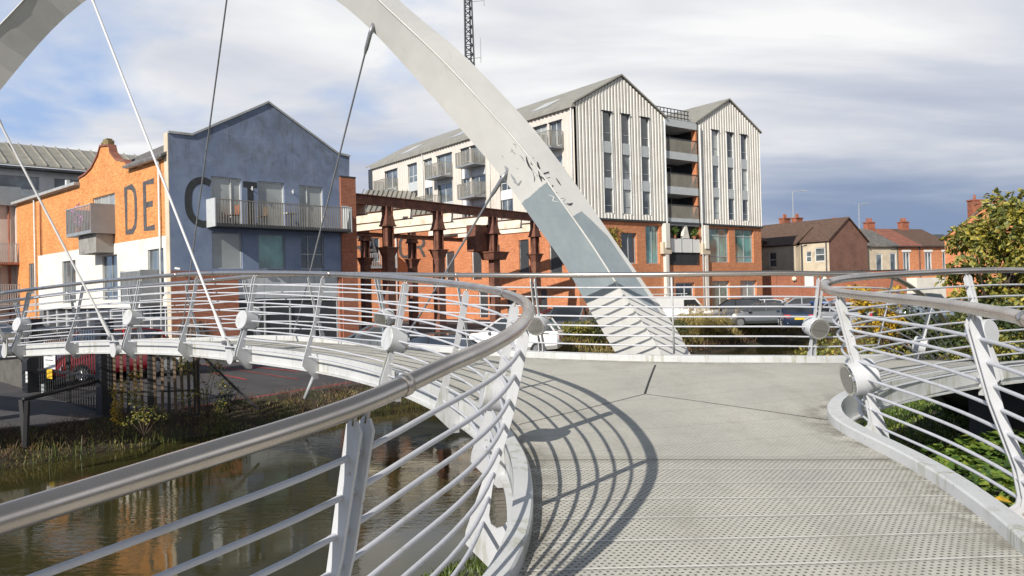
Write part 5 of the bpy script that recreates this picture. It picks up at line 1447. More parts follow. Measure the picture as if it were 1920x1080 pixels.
mb.tube([(q.x, q.y, q.z), (q.x + 2.2, q.y, q.z + 0.3)], 0.05, 4); mb.build('antenna', M['frame_grey'], ae)

# ------------------------------------------------------------------ vehicles
def car(px_, d, head, paint, label, kind='car', name='parked_car', cat='car', group='cars parked in the canal side car park', plate=None, z0=0.0, pos=None, rear_plate='plate_y'):
    """head: compass angle of the nose, degrees, 0 = towards +X, 90 = away from the viewer"""
    q = pos if pos is not None else at(px_, 600, d)
    z0 = hg(q.x, q.y)
    o = thing(name, label, cat, (q.x, q.y, z0), group)
    ca, sa = math.cos(R(head)), math.sin(R(head))
    def W(x, y, z): return Vector((q.x + x * ca - y * sa, q.y + x * sa + y * ca, z0 + z))
    if kind == 'van':
        Lc, Wd = 4.9, 1.9
        st = [(-2.4, 0.45, 1.0, 1.0), (-2.38, 0.4, 1.05, 1.0), (0.9, 0.3, 1.08, 1.0), (1.55, 0.3, 1.06, 1.0), (2.1, 0.33, 0.92, 0.96), (2.42, 0.42, 0.72, 0.82)]
        gh = [(-2.36, 1.90), (0.55, 1.95), (0.95, 1.9), (1.62, 1.05)]; gw = 0.92; wheels = (-1.5, 1.55); glass_from = 0.3
    elif kind == 'suv':
        Lc, Wd = 4.6, 1.88
        st = [(-2.3, 0.5, 0.95, 0.86), (-2.22, 0.35, 1.08, 0.95), (-1.4, 0.28, 1.10, 1.0), (1.0, 0.28, 1.06, 1.0), (1.9, 0.3, 0.98, 0.94), (2.28, 0.42, 0.72, 0.82)]
        gh = [(-2.1, 1.10), (-1.75, 1.60), (-1.0, 1.70), (0.2, 1.68), (1.15, 1.06)]; gw = 0.80; wheels = (-1.4, 1.42); glass_from = -9
    elif kind == 'hatch':
        Lc, Wd = 4.1, 1.76
        st = [(-2.02, 0.45, 0.85, 0.85), (-1.95, 0.3, 0.98, 0.94), (-1.2, 0.24, 1.0, 1.0), (0.9, 0.24, 0.96, 1.0), (1.7, 0.27, 0.85, 0.93), (2.03, 0.38, 0.62, 0.78)]
        gh = [(-1.9, 1.0), (-1.5, 1.38), (-0.9, 1.47), (0.1, 1.46), (1.05, 0.96)]; gw = 0.78; wheels = (-1.28, 1.3); glass_from = -9
    else:
        Lc, Wd = 4.6, 1.8
        st = [(-2.28, 0.45, 0.88, 0.84), (-2.2, 0.3, 1.0, 0.93), (-1.3, 0.24, 0.98, 1.0), (0.9, 0.24, 0.94, 1.0), (1.9, 0.27, 0.84, 0.93), (2.3, 0.38, 0.6, 0.78)]
        gh = [(-1.85, 0.98), (-1.15, 1.34), (-0.6, 1.43), (0.2, 1.42), (1.2, 0.94)]; gw = 0.76; wheels = (-1.42, 1.45); glass_from = -9
    hw2 = Wd / 2
    mb = MB(); V = []; n = 8
    st2 = []
    for (a, b_) in zip(st, st[1:]):
        for j in range(3):
            u_ = j / 3; st2.append(tuple(p + (q2 - p) * u_ for p, q2 in zip(a, b_)))
    st2.append(st[-1])
    for x, zb_, zt_, wf in st2:
        h_ = hw2 * wf
        V += [W(x, -h_ * 0.88, zb_), W(x, -h_, zb_ + 0.16), W(x, -h_ * 0.985, zb_ + (zt_ - zb_) * 0.62), W(x, -h_ * 0.87, zt_), W(x, h_ * 0.87, zt_), W(x, h_ * 0.985, zb_ + (zt_ - zb_) * 0.62), W(x, h_, zb_ + 0.16), W(x, h_ * 0.88, zb_)]
    Fc = [(i * n + k, i * n + (k + 1) % n, (i + 1) * n + (k + 1) % n, (i + 1) * n + k) for i in range(len(st2) - 1) for k in range(n)]
    Fc += [tuple(range(n))[::-1], tuple((len(st2) - 1) * n + k for k in range(n))]
    mb.mesh(V, Fc); mb.build('body', paint, o, auto=35)
    # greenhouse
    def belt(x):
        for (x0, _, z0_, w0), (x1, _, z1_, w1) in zip(st, st[1:]):
            if x0 <= x <= x1: u_ = (x - x0) / max(1e-6, x1 - x0); return z0_ + (z1_ - z0_) * u_, (w0 + (w1 - w0) * u_) * hw2
        return st[-1][2], st[-1][3] * hw2
    mb = MB(); V = []
    for x, z in gh:
        zb_, wb = belt(x); wr = wb * (0.87 if z - zb_ < 0.1 else gw)
        V += [W(x, -wb * 0.86, zb_ - 0.03), W(x, -wr, max(z, zb_ - 0.02)), W(x, wr, max(z, zb_ - 0.02)), W(x, wb * 0.86, zb_ - 0.03)]
    Fc = [(i * 4 + k, i * 4 + (k + 1) % 4, (i + 1) * 4 + (k + 1) % 4, (i + 1) * 4 + k) for i in range(len(gh) - 1) for k in range(4)] + [(3, 2, 1, 0), tuple((len(gh) - 1) * 4 + k for k in range(4))]
    mb.mesh(V, Fc); mb.build('windows', paint if kind == 'van' else M['carglass'], o)
    if kind == 'van':
        xa, za = gh[2]; xb, zb_ = gh[3]
        for sg in (-1, 1):
            mb = MB()
            y1 = sg * (belt(0.5)[1] * 0.885 + 0.012)
            mb.poly([W(0.25, y1, 1.12), W(1.45, y1, 1.12), W(0.98, sg * (belt(0.9)[1] * gw + 0.045), 1.68), W(0.25, sg * (belt(0.5)[1] * gw + 0.045), 1.68)])
            mb.build('side_window', M['carglass'], o)
        mb = MB(); mb.poly([W(xb + 0.02, -0.78, 1.12), W(xb + 0.02, 0.78, 1.12), W(xa + 0.04, 0.74, 1.85), W(xa + 0.04, -0.74, 1.85)]); mb.build('windscreen', M['carglass'], o)
        mb = MB()
        for xx in (-1.9, -0.9, 0.1): mb.tube([W(xx, -0.8, 1.93), W(xx, -0.8, 2.06), W(xx, 0.8, 2.06), W(xx, 0.8, 1.93)], 0.02, 5)
        for yy in (-0.6, 0.5): mb.tube([W(-2.2, yy, 2.09), W(0.5, yy, 2.09)], 0.03, 5)
        mb.build('roof_rack', M['frame_grey'], o)
    else:
        mb = MB(); top_ = [g_ for g_ in gh if g_[1] > belt(g_[0])[0] + 0.2]
        V = []
        for x, z in top_:
            wr = belt(x)[1] * gw + 0.01; V += [W(x, -wr, z - 0.03), W(x, -wr, z + 0.015), W(x, wr, z + 0.015), W(x, wr, z - 0.03)]
        Fc = [(i * 4 + k, i * 4 + (k + 1) % 4, (i + 1) * 4 + (k + 1) % 4, (i + 1) * 4 + k) for i in range(len(top_) - 1) for k in range(4)] + [(3, 2, 1, 0), tuple((len(top_) - 1) * 4 + k for k in range(4))]
        mb.mesh(V, Fc); mb.build('roof', paint, o)
        for sg in (-1, 1):
            for (xa, za), (xb, zb_) in ((gh[0], gh[1]), (gh[-1], gh[-2]), ((-0.25, belt(-0.25)[0]), (-0.25, gh[2][1]))):
                w0 = belt(xa)[1] * 0.865; w1 = belt(xb)[1] * gw
                mb = MB(); mb.bar(W(xa, sg * (w0 + 0.004), za), W(xb, sg * (w1 + 0.008), zb_), 0.05, 0.07); mb.build('pillar', paint, o)
    for x in wheels:
        for sg in (-1, 1):
            r_ = 0.33; y1 = sg * (hw2 - 0.20); y2 = sg * (hw2 + 0.015)
            mb = MB(); mb.tube([W(x, y1, r_), W(x, y2 - sg * 0.03, r_), W(x, y2, r_)], [r_, r_, r_ - 0.04], 20); wl_ = mb.build('wheel', M['tyre'], o, auto=40)
            mb = MB(); mb.tube([W(x, y2 - sg * 0.01, r_), W(x, y2 + sg * 0.006, r_)], [0.22, 0.20], 12)
            for a in range(5):
                an = a * 2 * math.pi / 5
                mb.bar(W(x, y2 + sg * 0.012, r_), W(x + 0.2 * math.cos(an), y2 + sg * 0.012, r_ + 0.2 * math.sin(an)), 0.03, 0.05)
            mb.build('rim', M['rim'], wl_)
    xr = st[0][0] - 0.004; xf = st[-1][0]
    for sg in (-1, 1):
        mb = MB(); mb.hexa([W(xr - 0.02, sg * hw2 * 0.52, 0.72), W(xr - 0.02, sg * hw2 * 0.80, 0.72), W(xr + 0.12, sg * hw2 * 0.90, 0.72), W(xr + 0.12, sg * hw2 * 0.5, 0.72),
                            W(xr - 0.0, sg * hw2 * 0.52, 0.90), W(xr - 0.0, sg * hw2 * 0.80, 0.90), W(xr + 0.14, sg * hw2 * 0.90, 0.90), W(xr + 0.14, sg * hw2 * 0.5, 0.90)])
        mb.build('tail_light', M['taillight'], o)
        mb = MB(); mb.hexa([W(xf - 0.22, sg * hw2 * 0.45, 0.52), W(xf - 0.22, sg * hw2 * 0.90, 0.52), W(xf + 0.012, sg * hw2 * 0.74, 0.52), W(xf + 0.012, sg * hw2 * 0.45, 0.52),
                            W(xf - 0.30, sg * hw2 * 0.45, 0.70), W(xf - 0.30, sg * hw2 * 0.91, 0.70), W(xf - 0.05, sg * hw2 * 0.76, 0.66), W(xf - 0.05, sg * hw2 * 0.45, 0.66)])
        mb.build('headlight', M['headlight'], o)
        mb = MB(); mb.box(tuple(W(0.75, sg * (hw2 + 0.06), belt(0.75)[0] + 0.06)), (0.16, 0.2, 0.12), R(head)); mb.build('mirror', paint, o)
    mb = MB(); mb.hexa([W(xr - 0.03, -0.26, 0.62), W(xr - 0.03, 0.26, 0.62), W(xr - 0.01, 0.26, 0.62), W(xr - 0.01, -0.26, 0.62), W(xr - 0.03, -0.26, 0.73), W(xr - 0.03, 0.26, 0.73), W(xr - 0.01, 0.26, 0.73), W(xr - 0.01, -0.26, 0.73)])
    mb.build('rear_plate', M['plate_y'], o)
    mb = MB(); mb.hexa([W(xf + 0.0, -0.26, 0.40), W(xf + 0.0, 0.26, 0.40), W(xf + 0.02, 0.26, 0.40), W(xf + 0.02, -0.26, 0.40), W(xf + 0.0, -0.26, 0.51), W(xf + 0.0, 0.26, 0.51), W(xf + 0.02, 0.26, 0.51), W(xf + 0.02, -0.26, 0.51)])
    mb.build('front_plate', M['plate_w'], o)
    mb = MB(); mb.hexa([W(xf - 0.02, -0.4, 0.42 + 0.12), W(xf - 0.02, 0.4, 0.54), W(xf + 0.008, 0.4, 0.54), W(xf + 0.008, -0.4, 0.54), W(xf - 0.02, -0.4, 0.60), W(xf - 0.02, 0.4, 0.60), W(xf + 0.008, 0.4, 0.60), W(xf + 0.008, -0.4, 0.60)])
    mb.build('grille', M['black'], o)
    return o
P_ = {k: carpaint(k + '_car_paint', c_) for k, c_ in dict(white=(0.75, 0.75, 0.74), black=(0.012, 0.012, 0.014), navy=(0.02, 0.035, 0.07), silver=(0.42, 0.44, 0.46), grey=(0.11, 0.12, 0.13), steelblue=(0.16, 0.20, 0.25), blue=(0.02, 0.14, 0.5), red=(0.55, 0.02, 0.03), maroon=(0.12, 0.02, 0.025)).items()}
car(1276, 54, -12, P_['white'], 'white panel van with roof rack in front of the brick base', 'van', 'parked_van', 'van')
car(1372, 52, 165, P_['black'], 'black car nose left beside the white van', 'suv')
car(1425, 49, 172, P_['grey'], 'dark grey car half hidden behind the round bush', 'hatch')
car(1432, 62, 150, P_['white'], 'white hatchback behind the two black cars', 'hatch')
car(1436, 68, -20, P_['navy'], 'dark navy car parked furthest back by the yard wall', 'suv')
car(1478, 66, 160, P_['white'], 'white car by the yard wall, behind the silver estate', 'hatch')
car(1492, 53, 172, P_['silver'], 'silver estate car left of the bridge drum lamp post', 'suv')
car(1494, 45, 74, P_['navy'], 'dark blue car showing its rear and yellow number plate', 'sedan')
car(1545, 48, 95, P_['blue'], 'bright blue car behind the bridge drum lamp post', 'hatch')
car(1575, 44, 100, P_['silver'], 'silver car seen from behind, right of the bridge post', 'hatch')
car(1612, 46, 92, P_['black'], 'black car with red tail lights left of the yellow bush', 'sedan')
car(1712, 60, 175, P_['grey'], 'dark grey car above the yellow bush', 'suv')
car(1752, 50, 170, P_['steelblue'], 'blue-grey car left of the bushy tree', 'sedan')
car(700, 33, 200, P_['steelblue'], 'blue-grey car beside the brick pier', 'hatch')
car(835, 30, -38, P_['black'], 'black car nose right, nearest the west leg of the bridge', 'sedan')
car(955, 34.5, 168, P_['white'], 'white car behind the handrail loop', 'suv')
car(1068, 40, 250, P_['grey'], 'dark grey car under the rusty gantry, left of the arch foot', 'suv')
car(1040, 46, 185, P_['maroon'], 'dark red car behind the dark grey one, left of the arch', 'sedan')
car(0, 0, -116, P_['red'], 'red car behind the black gate', 'suv', pos=gpt(192, 712))
car(0, 0, 10, P_['white'], 'white car behind the palisade fence', 'hatch', pos=gpt(256, 700))
car(0, 0, -15, P_['grey'], 'dark grey car behind the gate, left of the red van', 'suv', pos=gpt(40, 690))
#@@GREEN
# ------------------------------------------------------------------ gate, fences, signs on the far bank
def zof(p): return p
ZY = -0.70
ga = Vector((-14.39, 23.9, ZY)); gb = Vector((-10.89, 20.92, ZY)); gd = (gb - ga).normalized(); gn = Vector((gd.y, -gd.x, 0))
if gn.dot(-ga) < 0: gn = -gn
gt = thing('yard_gate', 'black vertical-bar steel gate under the west leg, with notices', 'gate', tuple(ga))
GH = 2.27; GL_ = (gb - ga).length
mb = MB()
for i in range(27):
    q = ga + gd * (0.1 + (GL_ - 0.2) * i / 26); mb = MB(); mb.bar(q + Vector((0, 0, 0.10)), q + Vector((0, 0, GH)), 0.021, 0.021); mb.build('gate_bar', M['black'], gt)
mb = MB()
for zz in (0.12, 1.0, GH): mb = MB(); mb.bar(ga + Vector((0, 0, zz)), gb + Vector((0, 0, zz)), 0.06, 0.07); mb.build('gate_rail', M['black'], gt)
mb = MB(); q = (ga + gb) / 2; mb.bar(q + Vector((0, 0, 0.05)), q + Vector((0, 0, GH)), 0.07, 0.07); mb.build('gate_stile', M['black'], gt)
for q, w_ in ((ga - gd * 0.46, 0.45), (gb + gd * 0.16, 0.34)):
    mb = MB(); mb.box((q.x, q.y, ZY + 1.25), (w_, w_, 2.57), math.atan2(gd.y, gd.x)); mb.build('gate_post', M['black'], gt)
q = ga + gd * 0.55
mb = MB(); mb.bar(q + gn * 0.06 + Vector((0, 0, 0.0)), q + gn * 0.06 + Vector((0, 0, 0.6)), 0.08, 0.08); mb.build('drop_bolt', M['frame_grey'], gt)
# notices
def notice(name, label, c_, w_, h, mat_, lines, ink=M['ink']):
    t_ = thing(name, label, 'notice', tuple(c_))
    mb = MB(); mb.hexa([c_ - gd * w_ / 2 + gn * 0.0, c_ + gd * w_ / 2, c_ + gd * w_ / 2 + gn * 0.012, c_ - gd * w_ / 2 + gn * 0.012] + [p + Vector((0, 0, h)) for p in (c_ - gd * w_ / 2, c_ + gd * w_ / 2, c_ + gd * w_ / 2 + gn * 0.012, c_ - gd * w_ / 2 + gn * 0.012)])
    mb.build('board', mat_, t_)
    rnd_ = random.Random(len(label))
    for j, (zz, a, b_, th_) in enumerate(lines):
        mb = MB(); x = a
        while x < b_ - 0.01:
            l_ = rnd_.uniform(0.03, 0.09)
            p = c_ + gd * (x * w_ - w_ / 2) + gn * 0.016 + Vector((0, 0, zz * h)); p2 = c_ + gd * (min(b_, x + l_) * w_ - w_ / 2) + gn * 0.016 + Vector((0, 0, zz * h))
            mb.poly([p, p2, p2 + Vector((0, 0, th_)), p + Vector((0, 0, th_))]); x += l_ + 0.03
        mb.build('text_line', ink, t_)
notice('notice_board', 'white notice with small dark lettering hung on the black gate', ga + gd * 1.13 + gn * 0.07 + Vector((0, 0, 1.08)), 0.86, 0.45, M['signwhite'], [(0.80, 0.2, 0.8, 0.02), (0.52, 0.15, 0.85, 0.03), (0.22, 0.2, 0.8, 0.018)])
notice('warning_notice', 'yellow notice below the white one on the black gate', ga + gd * 1.11 + gn * 0.07 + Vector((0, 0, 0.79)), 0.40, 0.28, M['signyellow'], [(0.75, 0.2, 0.8, 0.012), (0.55, 0.2, 0.7, 0.012), (0.35, 0.2, 0.8, 0.012), (0.18, 0.2, 0.6, 0.012)])
notice('small_notice', 'narrow white notice on the black gate post', ga - gd * 0.13 + gn * 0.27 + Vector((0, 0, 0.62)), 0.15, 0.34, M['signwhite'], [(0.6, 0.2, 0.8, 0.012)])
# low swing barrier in front
sb = thing('swing_barrier', 'low dark pole barrier with V leg in front of the gate', 'barrier', tuple(ga))
p0 = gpt(46, 838); p1 = gb + gd * 0.1 + gn * 0.15
mb = MB(); mb.tube([p0 + Vector((0, 0, 0.98)), p1 + Vector((0, 0, 0.92))], 0.045, 8); mb.build('pole', M['black'], sb, smooth=True)
for dx in (-0.13, 0.21):
    mb = MB(); mb.bar(p0 + Vector((0.02, 0, 0)), p0 + gd * dx + Vector((0, 0, 0.97)), 0.08, 0.08); mb.build('leg', M['black'], sb)
# corrugated hoarding at far left
hb = thing('hoarding', 'grey corrugated steel hoarding left of the black gate', 'fence', tuple(ga - gd * 4))
mb = MB(); a0 = ga - gd * 0.75
k = 70; per = 0.15
for i in range(k):
    a1 = a0 - gd * per; o1 = gn * (0.03 if i % 2 else -0.03); o2 = gn * (-0.03 if i % 2 else 0.03)
    mb.poly([a0 + o1, a1 + o2, a1 + o2 + Vector((0, 0, 2.1)), a0 + o1 + Vector((0, 0, 2.1))]); a0 = a1
mb.build('sheet', M['hoarding'], hb)
mb = MB(); mb.bar(ga - gd * 0.55 + gn * 0.08 + Vector((0, 0, 0.15)), ga - gd * 7.5 + gn * 0.08 + Vector((0, 0, 0.15)), 0.08, 0.3); mb.build('base_board', M['black'], hb)
# palisade
fp0 = gb + gd * 0.32; fp1 = Vector((-8.38, 20.79, ZY)); fd = (fp1 - fp0).normalized(); FLn = (fp1 - fp0).length
pal = thing('palisade_fence', 'rusty dark palisade fence right of the gate, on the bank top', 'fence', tuple(fp0))
rnd = random.Random(11)
npl = int(FLn / 0.165)
for i in range(npl + 1):
    q = fp0 + fd * (FLn * i / npl); h_ = 2.05 + rnd.uniform(-0.04, 0.04); ln = fd * rnd.uniform(-0.03, 0.03)
    mb = MB(); s_ = fd * 0.037; th_ = Vector((fd.y, -fd.x, 0)) * 0.02
    mb.prism([q - s_, q + s_, q + s_ + ln + Vector((0, 0, h_ - 0.1)), q + ln + Vector((0, 0, h_)), q - s_ + ln + Vector((0, 0, h_ - 0.1))], th_)
    mb.build('pale', M['wood'] if i % 3 else M['black'], pal)
for zz in (0.6, 1.65):
    mb = MB(); mb.bar(fp0 + Vector((0, 0, zz)), fp1 + Vector((0, 0, zz)), 0.04, 0.05); mb.build('rail', M['black'], pal)
for i in (0, 1, 2):
    q = fp0 + fd * FLn * i / 2 - Vector((fd.y, -fd.x, 0)) * 0.06; mb = MB(); mb.box((q.x, q.y, ZY + 0.98), (0.15, 0.15, 2.1), 0.3); mb.build('fence_post', M['black'], pal)
mb = MB(); mb.bar(fp1 + Vector((0, 0, 1.7)), fp1 + fd * 1.6 + Vector((0, 0, 0.05)), 0.06, 0.06); mb.build('brace', M['black'], pal)
# leaning marker pipe on the bank
q = gpt(571, 745, -0.05); mp_ = MB(); mp_.tube([q, q + Vector((0.3, 0.1, 0.75))], 0.055, 8)
tag(mp_.build('marker_pipe', M['frame_grey'], smooth=True), 'short pale pipe leaning on the far bank below the west leg', 'pipe')

# ------------------------------------------------------------------ plants
def rvec(rnd):
    while True:
        v = Vector((rnd.uniform(-1, 1), rnd.uniform(-1, 1), rnd.uniform(-1, 1)))
        if 0.05 < v.length < 1: return v.normalized()
def leaf(mb, p, n, ax, L, W_):
    """folded pointed leaf"""
    ax = (ax - n * ax.dot(n))
    if ax.length < 1e-4: return
    ax.normalize(); sd = n.cross(ax)
    a = p; b_ = p + ax * L * 0.5 + sd * W_ * 0.5 + n * W_ * 0.12; c_ = p + ax * L - n * L * 0.1; d = p + ax * L * 0.5 - sd * W_ * 0.5 + n * W_ * 0.12
    m_ = p + ax * L * 0.5
    mb.poly([a, b_, c_, m_]); mb.poly([a, m_, c_, d])
def crown(mb, blobs, n, L, rnd, droop=0.3, shell=0.55):
    vol = [b_[1][0] * b_[1][1] * b_[1][2] for b_ in blobs]; tot = sum(vol)
    for (c_, r_), v in zip(blobs, vol):
        for _ in range(int(n * v / tot)):
            d = rvec(rnd); rr = (shell + (1 - shell) * rnd.random()) if rnd.random() < 0.8 else rnd.random()
            p = Vector((c_[0] + d.x * r_[0] * rr, c_[1] + d.y * r_[1] * rr, c_[2] + d.z * r_[2] * rr))
            nrm = (d * 0.7 + rvec(rnd) * 0.9 + Vector((0, 0, 0.45))).normalized()
            ax = (rvec(rnd) + d * 0.5 - Vector((0, 0, droop)))
            l_ = L * rnd.choice((0.45, 0.7, 0.9, 1.0, 1.15, 1.45))
            leaf(mb, p, nrm, ax, l_, l_ * rnd.uniform(0.45, 0.7))
def limbs(root, base_, tips, r0, rnd, parent, mat_='bark'):
    mb = MB()
    for tp in tips:
        tp = Vector(tp); b_ = Vector(base_); mid = b_.lerp(tp, 0.5) + rvec(rnd) * (tp - b_).length * 0.09 + Vector((0, 0, 0.1))
        mb.tube([b_, b_.lerp(mid, 0.6), mid, mid.lerp(tp, 0.6), tp], [r0, r0 * 0.75, r0 * 0.55, r0 * 0.35, r0 * 0.12], 6)
    return mb.build('branch', M[mat_], parent, smooth=True)
def shrub(name, label, cat, c_, blobs, n, L, mat_, seed, trunk=0.05, group=None, droop=0.3):
    rnd_ = random.Random(seed)
    t_ = thing(name, label, cat, c_, group)
    mb = MB(); crown(mb, blobs, n, L, rnd_, droop); mb.build('foliage', M[mat_] if isinstance(mat_, str) else mat_, t_)
    tips = [b_[0] for b_ in blobs]
    limbs(t_, Vector(c_) - Vector((0, 0, 0.1)), tips, trunk, rnd_, t_)
    return t_
# the bushy tree at the right edge
rnd = random.Random(21)
tc_ = (14.75, 22.6, -0.2)
bt = thing('bushy_tree', 'big bushy olive-green tree with a few yellow leaves at the right edge', 'tree', tc_)
blobs = []
for _ in range(95):
    z = rnd.uniform(0.0, 4.5); rr = 2.45 * math.sqrt(max(0.05, 1 - ((z - 1.6) / 3.4) ** 2)) * rnd.uniform(0.35, 1.0); a = rnd.uniform(0, 2 * math.pi)
    blobs.append(((tc_[0] + math.cos(a) * rr, tc_[1] + math.sin(a) * rr, z), (rnd.uniform(0.32, 0.6),) * 2 + (rnd.uniform(0.28, 0.5),)))
for dx, zz in ((-0.7, 4.55), (0.1, 4.85), (0.6, 4.6), (-1.3, 4.15), (1.3, 4.4), (-1.9, 3.2), (-2.2, 2.0), (-2.4, 1.2)):
    blobs.append(((tc_[0] + dx, tc_[1] - 0.8, zz - 0.15), (0.28, 0.3, 0.42)))
mb = MB(); crown(mb, blobs, 24000, 0.18, rnd, 0.35); mb.build('foliage', M['leaf_olive'], bt)
mb = MB(); mb.tube([tc_, (14.1, 22.5, 0.9), (14.2, 22.6, 2.0), (14.25, 22.6, 3.2)], [0.2, 0.16, 0.12, 0.06], 8); mb.build('trunk', M['bark'], bt, smooth=True)
limbs(bt, Vector((14.1, 22.5, 0.8)), [b_[0] for b_ in blobs[::4]], 0.06, rnd, bt)
# yellow bush
yc = at(1650, 600, 19); yb = []
rnd = random.Random(5)
for _ in range(16): yb.append(((yc.x + rnd.uniform(-0.55, 0.45), yc.y + rnd.uniform(-0.4, 0.4), rnd.uniform(1.15, 2.15)), (0.24, 0.24, 0.13)))
shrub('yellow_bush', 'bright yellow autumn bush behind the right-hand railing', 'bush', (yc.x, yc.y, -0.3), yb, 1500, 0.10, 'leaf_yellow', 31, 0.03)
gb_ = []
for _ in range(22): gb_.append(((yc.x + rnd.uniform(-1.6, 2.8), yc.y + rnd.uniform(-0.7, 0.8), rnd.uniform(-0.3, 1.0)), (0.5, 0.5, 0.32)))
shrub('green_bush', 'low green bush below the yellow one at the water edge', 'bush', (yc.x + 0.4, yc.y, -0.4), gb_, 4500, 0.10, 'leaf_olive', 33, 0.03)
hc_ = []
for _ in range(26): hc_.append(((11.5 + rnd.uniform(-2.2, 2.0), 21.0 + rnd.uniform(-1.0, 1.0), rnd.uniform(-0.2, 1.5)), (0.55, 0.55, 0.4)))
shrub('dark_bush', 'dark green bush left of the bushy tree', 'bush', (11.5, 21.0, -0.4), hc_, 6000, 0.12, 'leaf_dark', 34, 0.04)
# ivy bank at lower right
rnd = random.Random(8); mb = MB()
for _ in range(14000):
    x = rnd.uniform(3.3, 8.8); y = rnd.uniform(3.0, 9.6)
    hgt = 0.13 * math.sin(x * 2.3 + 1) * math.cos(y * 1.9) + 0.14 + 0.10 * (x - 4.0)
    hgt += 0.08
    p = Vector((x, y, -0.18 + hgt + rnd.uniform(-0.05, 0.10)))
    n_ = (Vector((0, 0, 1)) + rvec(rnd) * 0.55).normalized()
    l_ = rnd.uniform(0.06, 0.19); leaf(mb, p, n_, rvec(rnd), l_, l_ * rnd.uniform(0.8, 1.1))
tag(mb.build('ivy_ground_cover', M['leaf_ivy']), 'glossy green ivy covering the bank right of the bridge', 'ivy', kind='stuff')
mb = MB()
for _ in range(60):
    x = rnd.uniform(4.0, 6.0); y = rnd.uniform(5.4, 7.4)
    n_ = (Vector((0, 0, 1)) + rvec(rnd) * 0.3).normalized(); l_ = rnd.uniform(0.10, 0.17); leaf(mb, Vector((x, y, 0.10 + 0.10 * (x - 4.0) + rnd.uniform(0, 0.10))), n_, rvec(rnd), l_, l_ * 0.9)
tag(mb.build('yellow_leaf_litter', M['leaf_yellow']), 'scattered yellow fallen leaves on the ivy', 'leaves', kind='stuff')
# blades and weeds
def blades(name, label, cat, area, n, hmin, hmax, mat_, seed, lean=0.35, w_=0.012, zf=None):
    rnd_ = random.Random(seed); mb = MB()
    for _ in range(n):
        p = area(rnd_)
        h = rnd_.uniform(hmin, hmax); d = rvec(rnd_); d.z = 0
        t1 = p + Vector((0, 0, h * 0.6)) + d * h * lean * 0.4; t2 = p + Vector((0, 0, h)) + d * h * lean
        s_ = Vector((rnd_.uniform(-1, 1), rnd_.uniform(-1, 1), 0)).normalized() * w_ * (0.6 + h)
        mb.poly([p - s_, p + s_, t1 + s_ * 0.7, t1 - s_ * 0.7]); mb.poly([t1 - s_ * 0.7, t1 + s_ * 0.7, t2])
    return tag(mb.build(name, M[mat_]), label, cat, kind='stuff')
def bankz(n, s_):
    e_ = edge_z(s_)
    if n < -20.9: q = nd(n, s_, 0); return hg(q.x, q.y)
    return e_ + (WATER_Z - e_) * min(1.0, (n + 20.9) / 1.1)
def strip_area(s0, s1, n0, n1, clump=0.0):
    def f(r_):
        s_ = r_.uniform(s0, s1); n_ = r_.uniform(n0, n1)
        if clump: s_ = round(s_ / clump) * clump + r_.gauss(0, clump * 0.22)
        return nd(n_, s_, bankz(n_, s_))
    return f
blades('bank_grass', 'short mossy green grass on the far bank', 'grass', strip_area(0, 28, -20.7, -19.8, 2.3), 5200, 0.03, 0.12, 'grass_mix', 1, 0.6, 0.014)
blades('bank_litter', 'dry brown bramble stalks on the far bank', 'weeds', strip_area(0, 28, -21.3, -20.0, 1.6), 5200, 0.05, 0.26, 'bramble', 2, 1.6, 0.008)
blades('reeds', 'thin reeds standing at the far water line', 'reeds', strip_area(0, 28, -20.0, -19.6, 1.9), 700, 0.15, 0.55, 'grass_green', 3, 0.3, 0.009)
blades('bank_growth', 'tangled green and tan growth along the far bank', 'weeds', strip_area(27, 90, -23.5, -20.2), 15000, 0.15, 0.62, 'grass_mix', 4, 0.5, 0.026)
blades('bank_growth', 'dry brown growth on the far bank behind the arch foot', 'weeds', strip_area(27, 75, -23.0, -20.0), 9000, 0.15, 0.55, 'bramble', 5, 0.8, 0.017)
blades('dry_grass', 'pale dry grass on the far bank below the parked cars', 'grass', strip_area(30, 66, -24.5, -20.3, 2.1), 9000, 0.15, 0.6, 'grass_dry', 9, 0.7, 0.02)
M['grass_lush'] = leafmat('lush_grass', [(0.035, 0.06, 0.012), (0.08, 0.12, 0.02), (0.15, 0.19, 0.035)])
def near_area(r_):
    n_ = r_.uniform(-7.4, -3.9); s_ = r_.uniform(-2, 24)
    z_ = -0.33 if n_ > -4.6 else -0.33 - 1.03 * (-4.6 - n_) / 2.7
    return nd(n_, s_, z_)
blades('near_bank_grass', 'green grass on the near bank below the bridge', 'grass', near_area, 26000, 0.03, 0.12, 'grass_lush', 6, 0.7, 0.014)
blades('lawn_strip', 'bright mossy grass strip on the near bank under the right leg', 'grass', lambda r_: nd(r_.uniform(-4.4, -2.3), r_.uniform(12.5, 24), -0.30), 9000, 0.02, 0.10, 'leaf_ivy', 16, 0.7, 0.016)
rnd = random.Random(77)
def bankbush(px_, d, w_, h, n, L, mat_, label, seed, name='bush', cat='bush', gz_=0.0):
    d *= 1.27; w_ *= 1.27; h *= 1.27; L *= 1.1; q = at(px_, 560, d); gz_ = hg(q.x, q.y); r_ = random.Random(seed); bl_ = []
    for _ in range(16): bl_.append(((q.x + r_.uniform(-w_, w_) * 0.7, q.y + r_.uniform(-w_, w_) * 0.5, gz_ + r_.uniform(0.15, 0.8) * h), (w_ * 0.34, w_ * 0.34, h * 0.24)))
    return shrub(name, label, cat, (q.x, q.y, gz_), bl_, n, L, mat_, seed, 0.03)
bankbush(1424, 40, 1.35, 1.25, 4200, 0.10, 'leaf_olive', 'round grey-green bush in front of the dark blue car', 41)
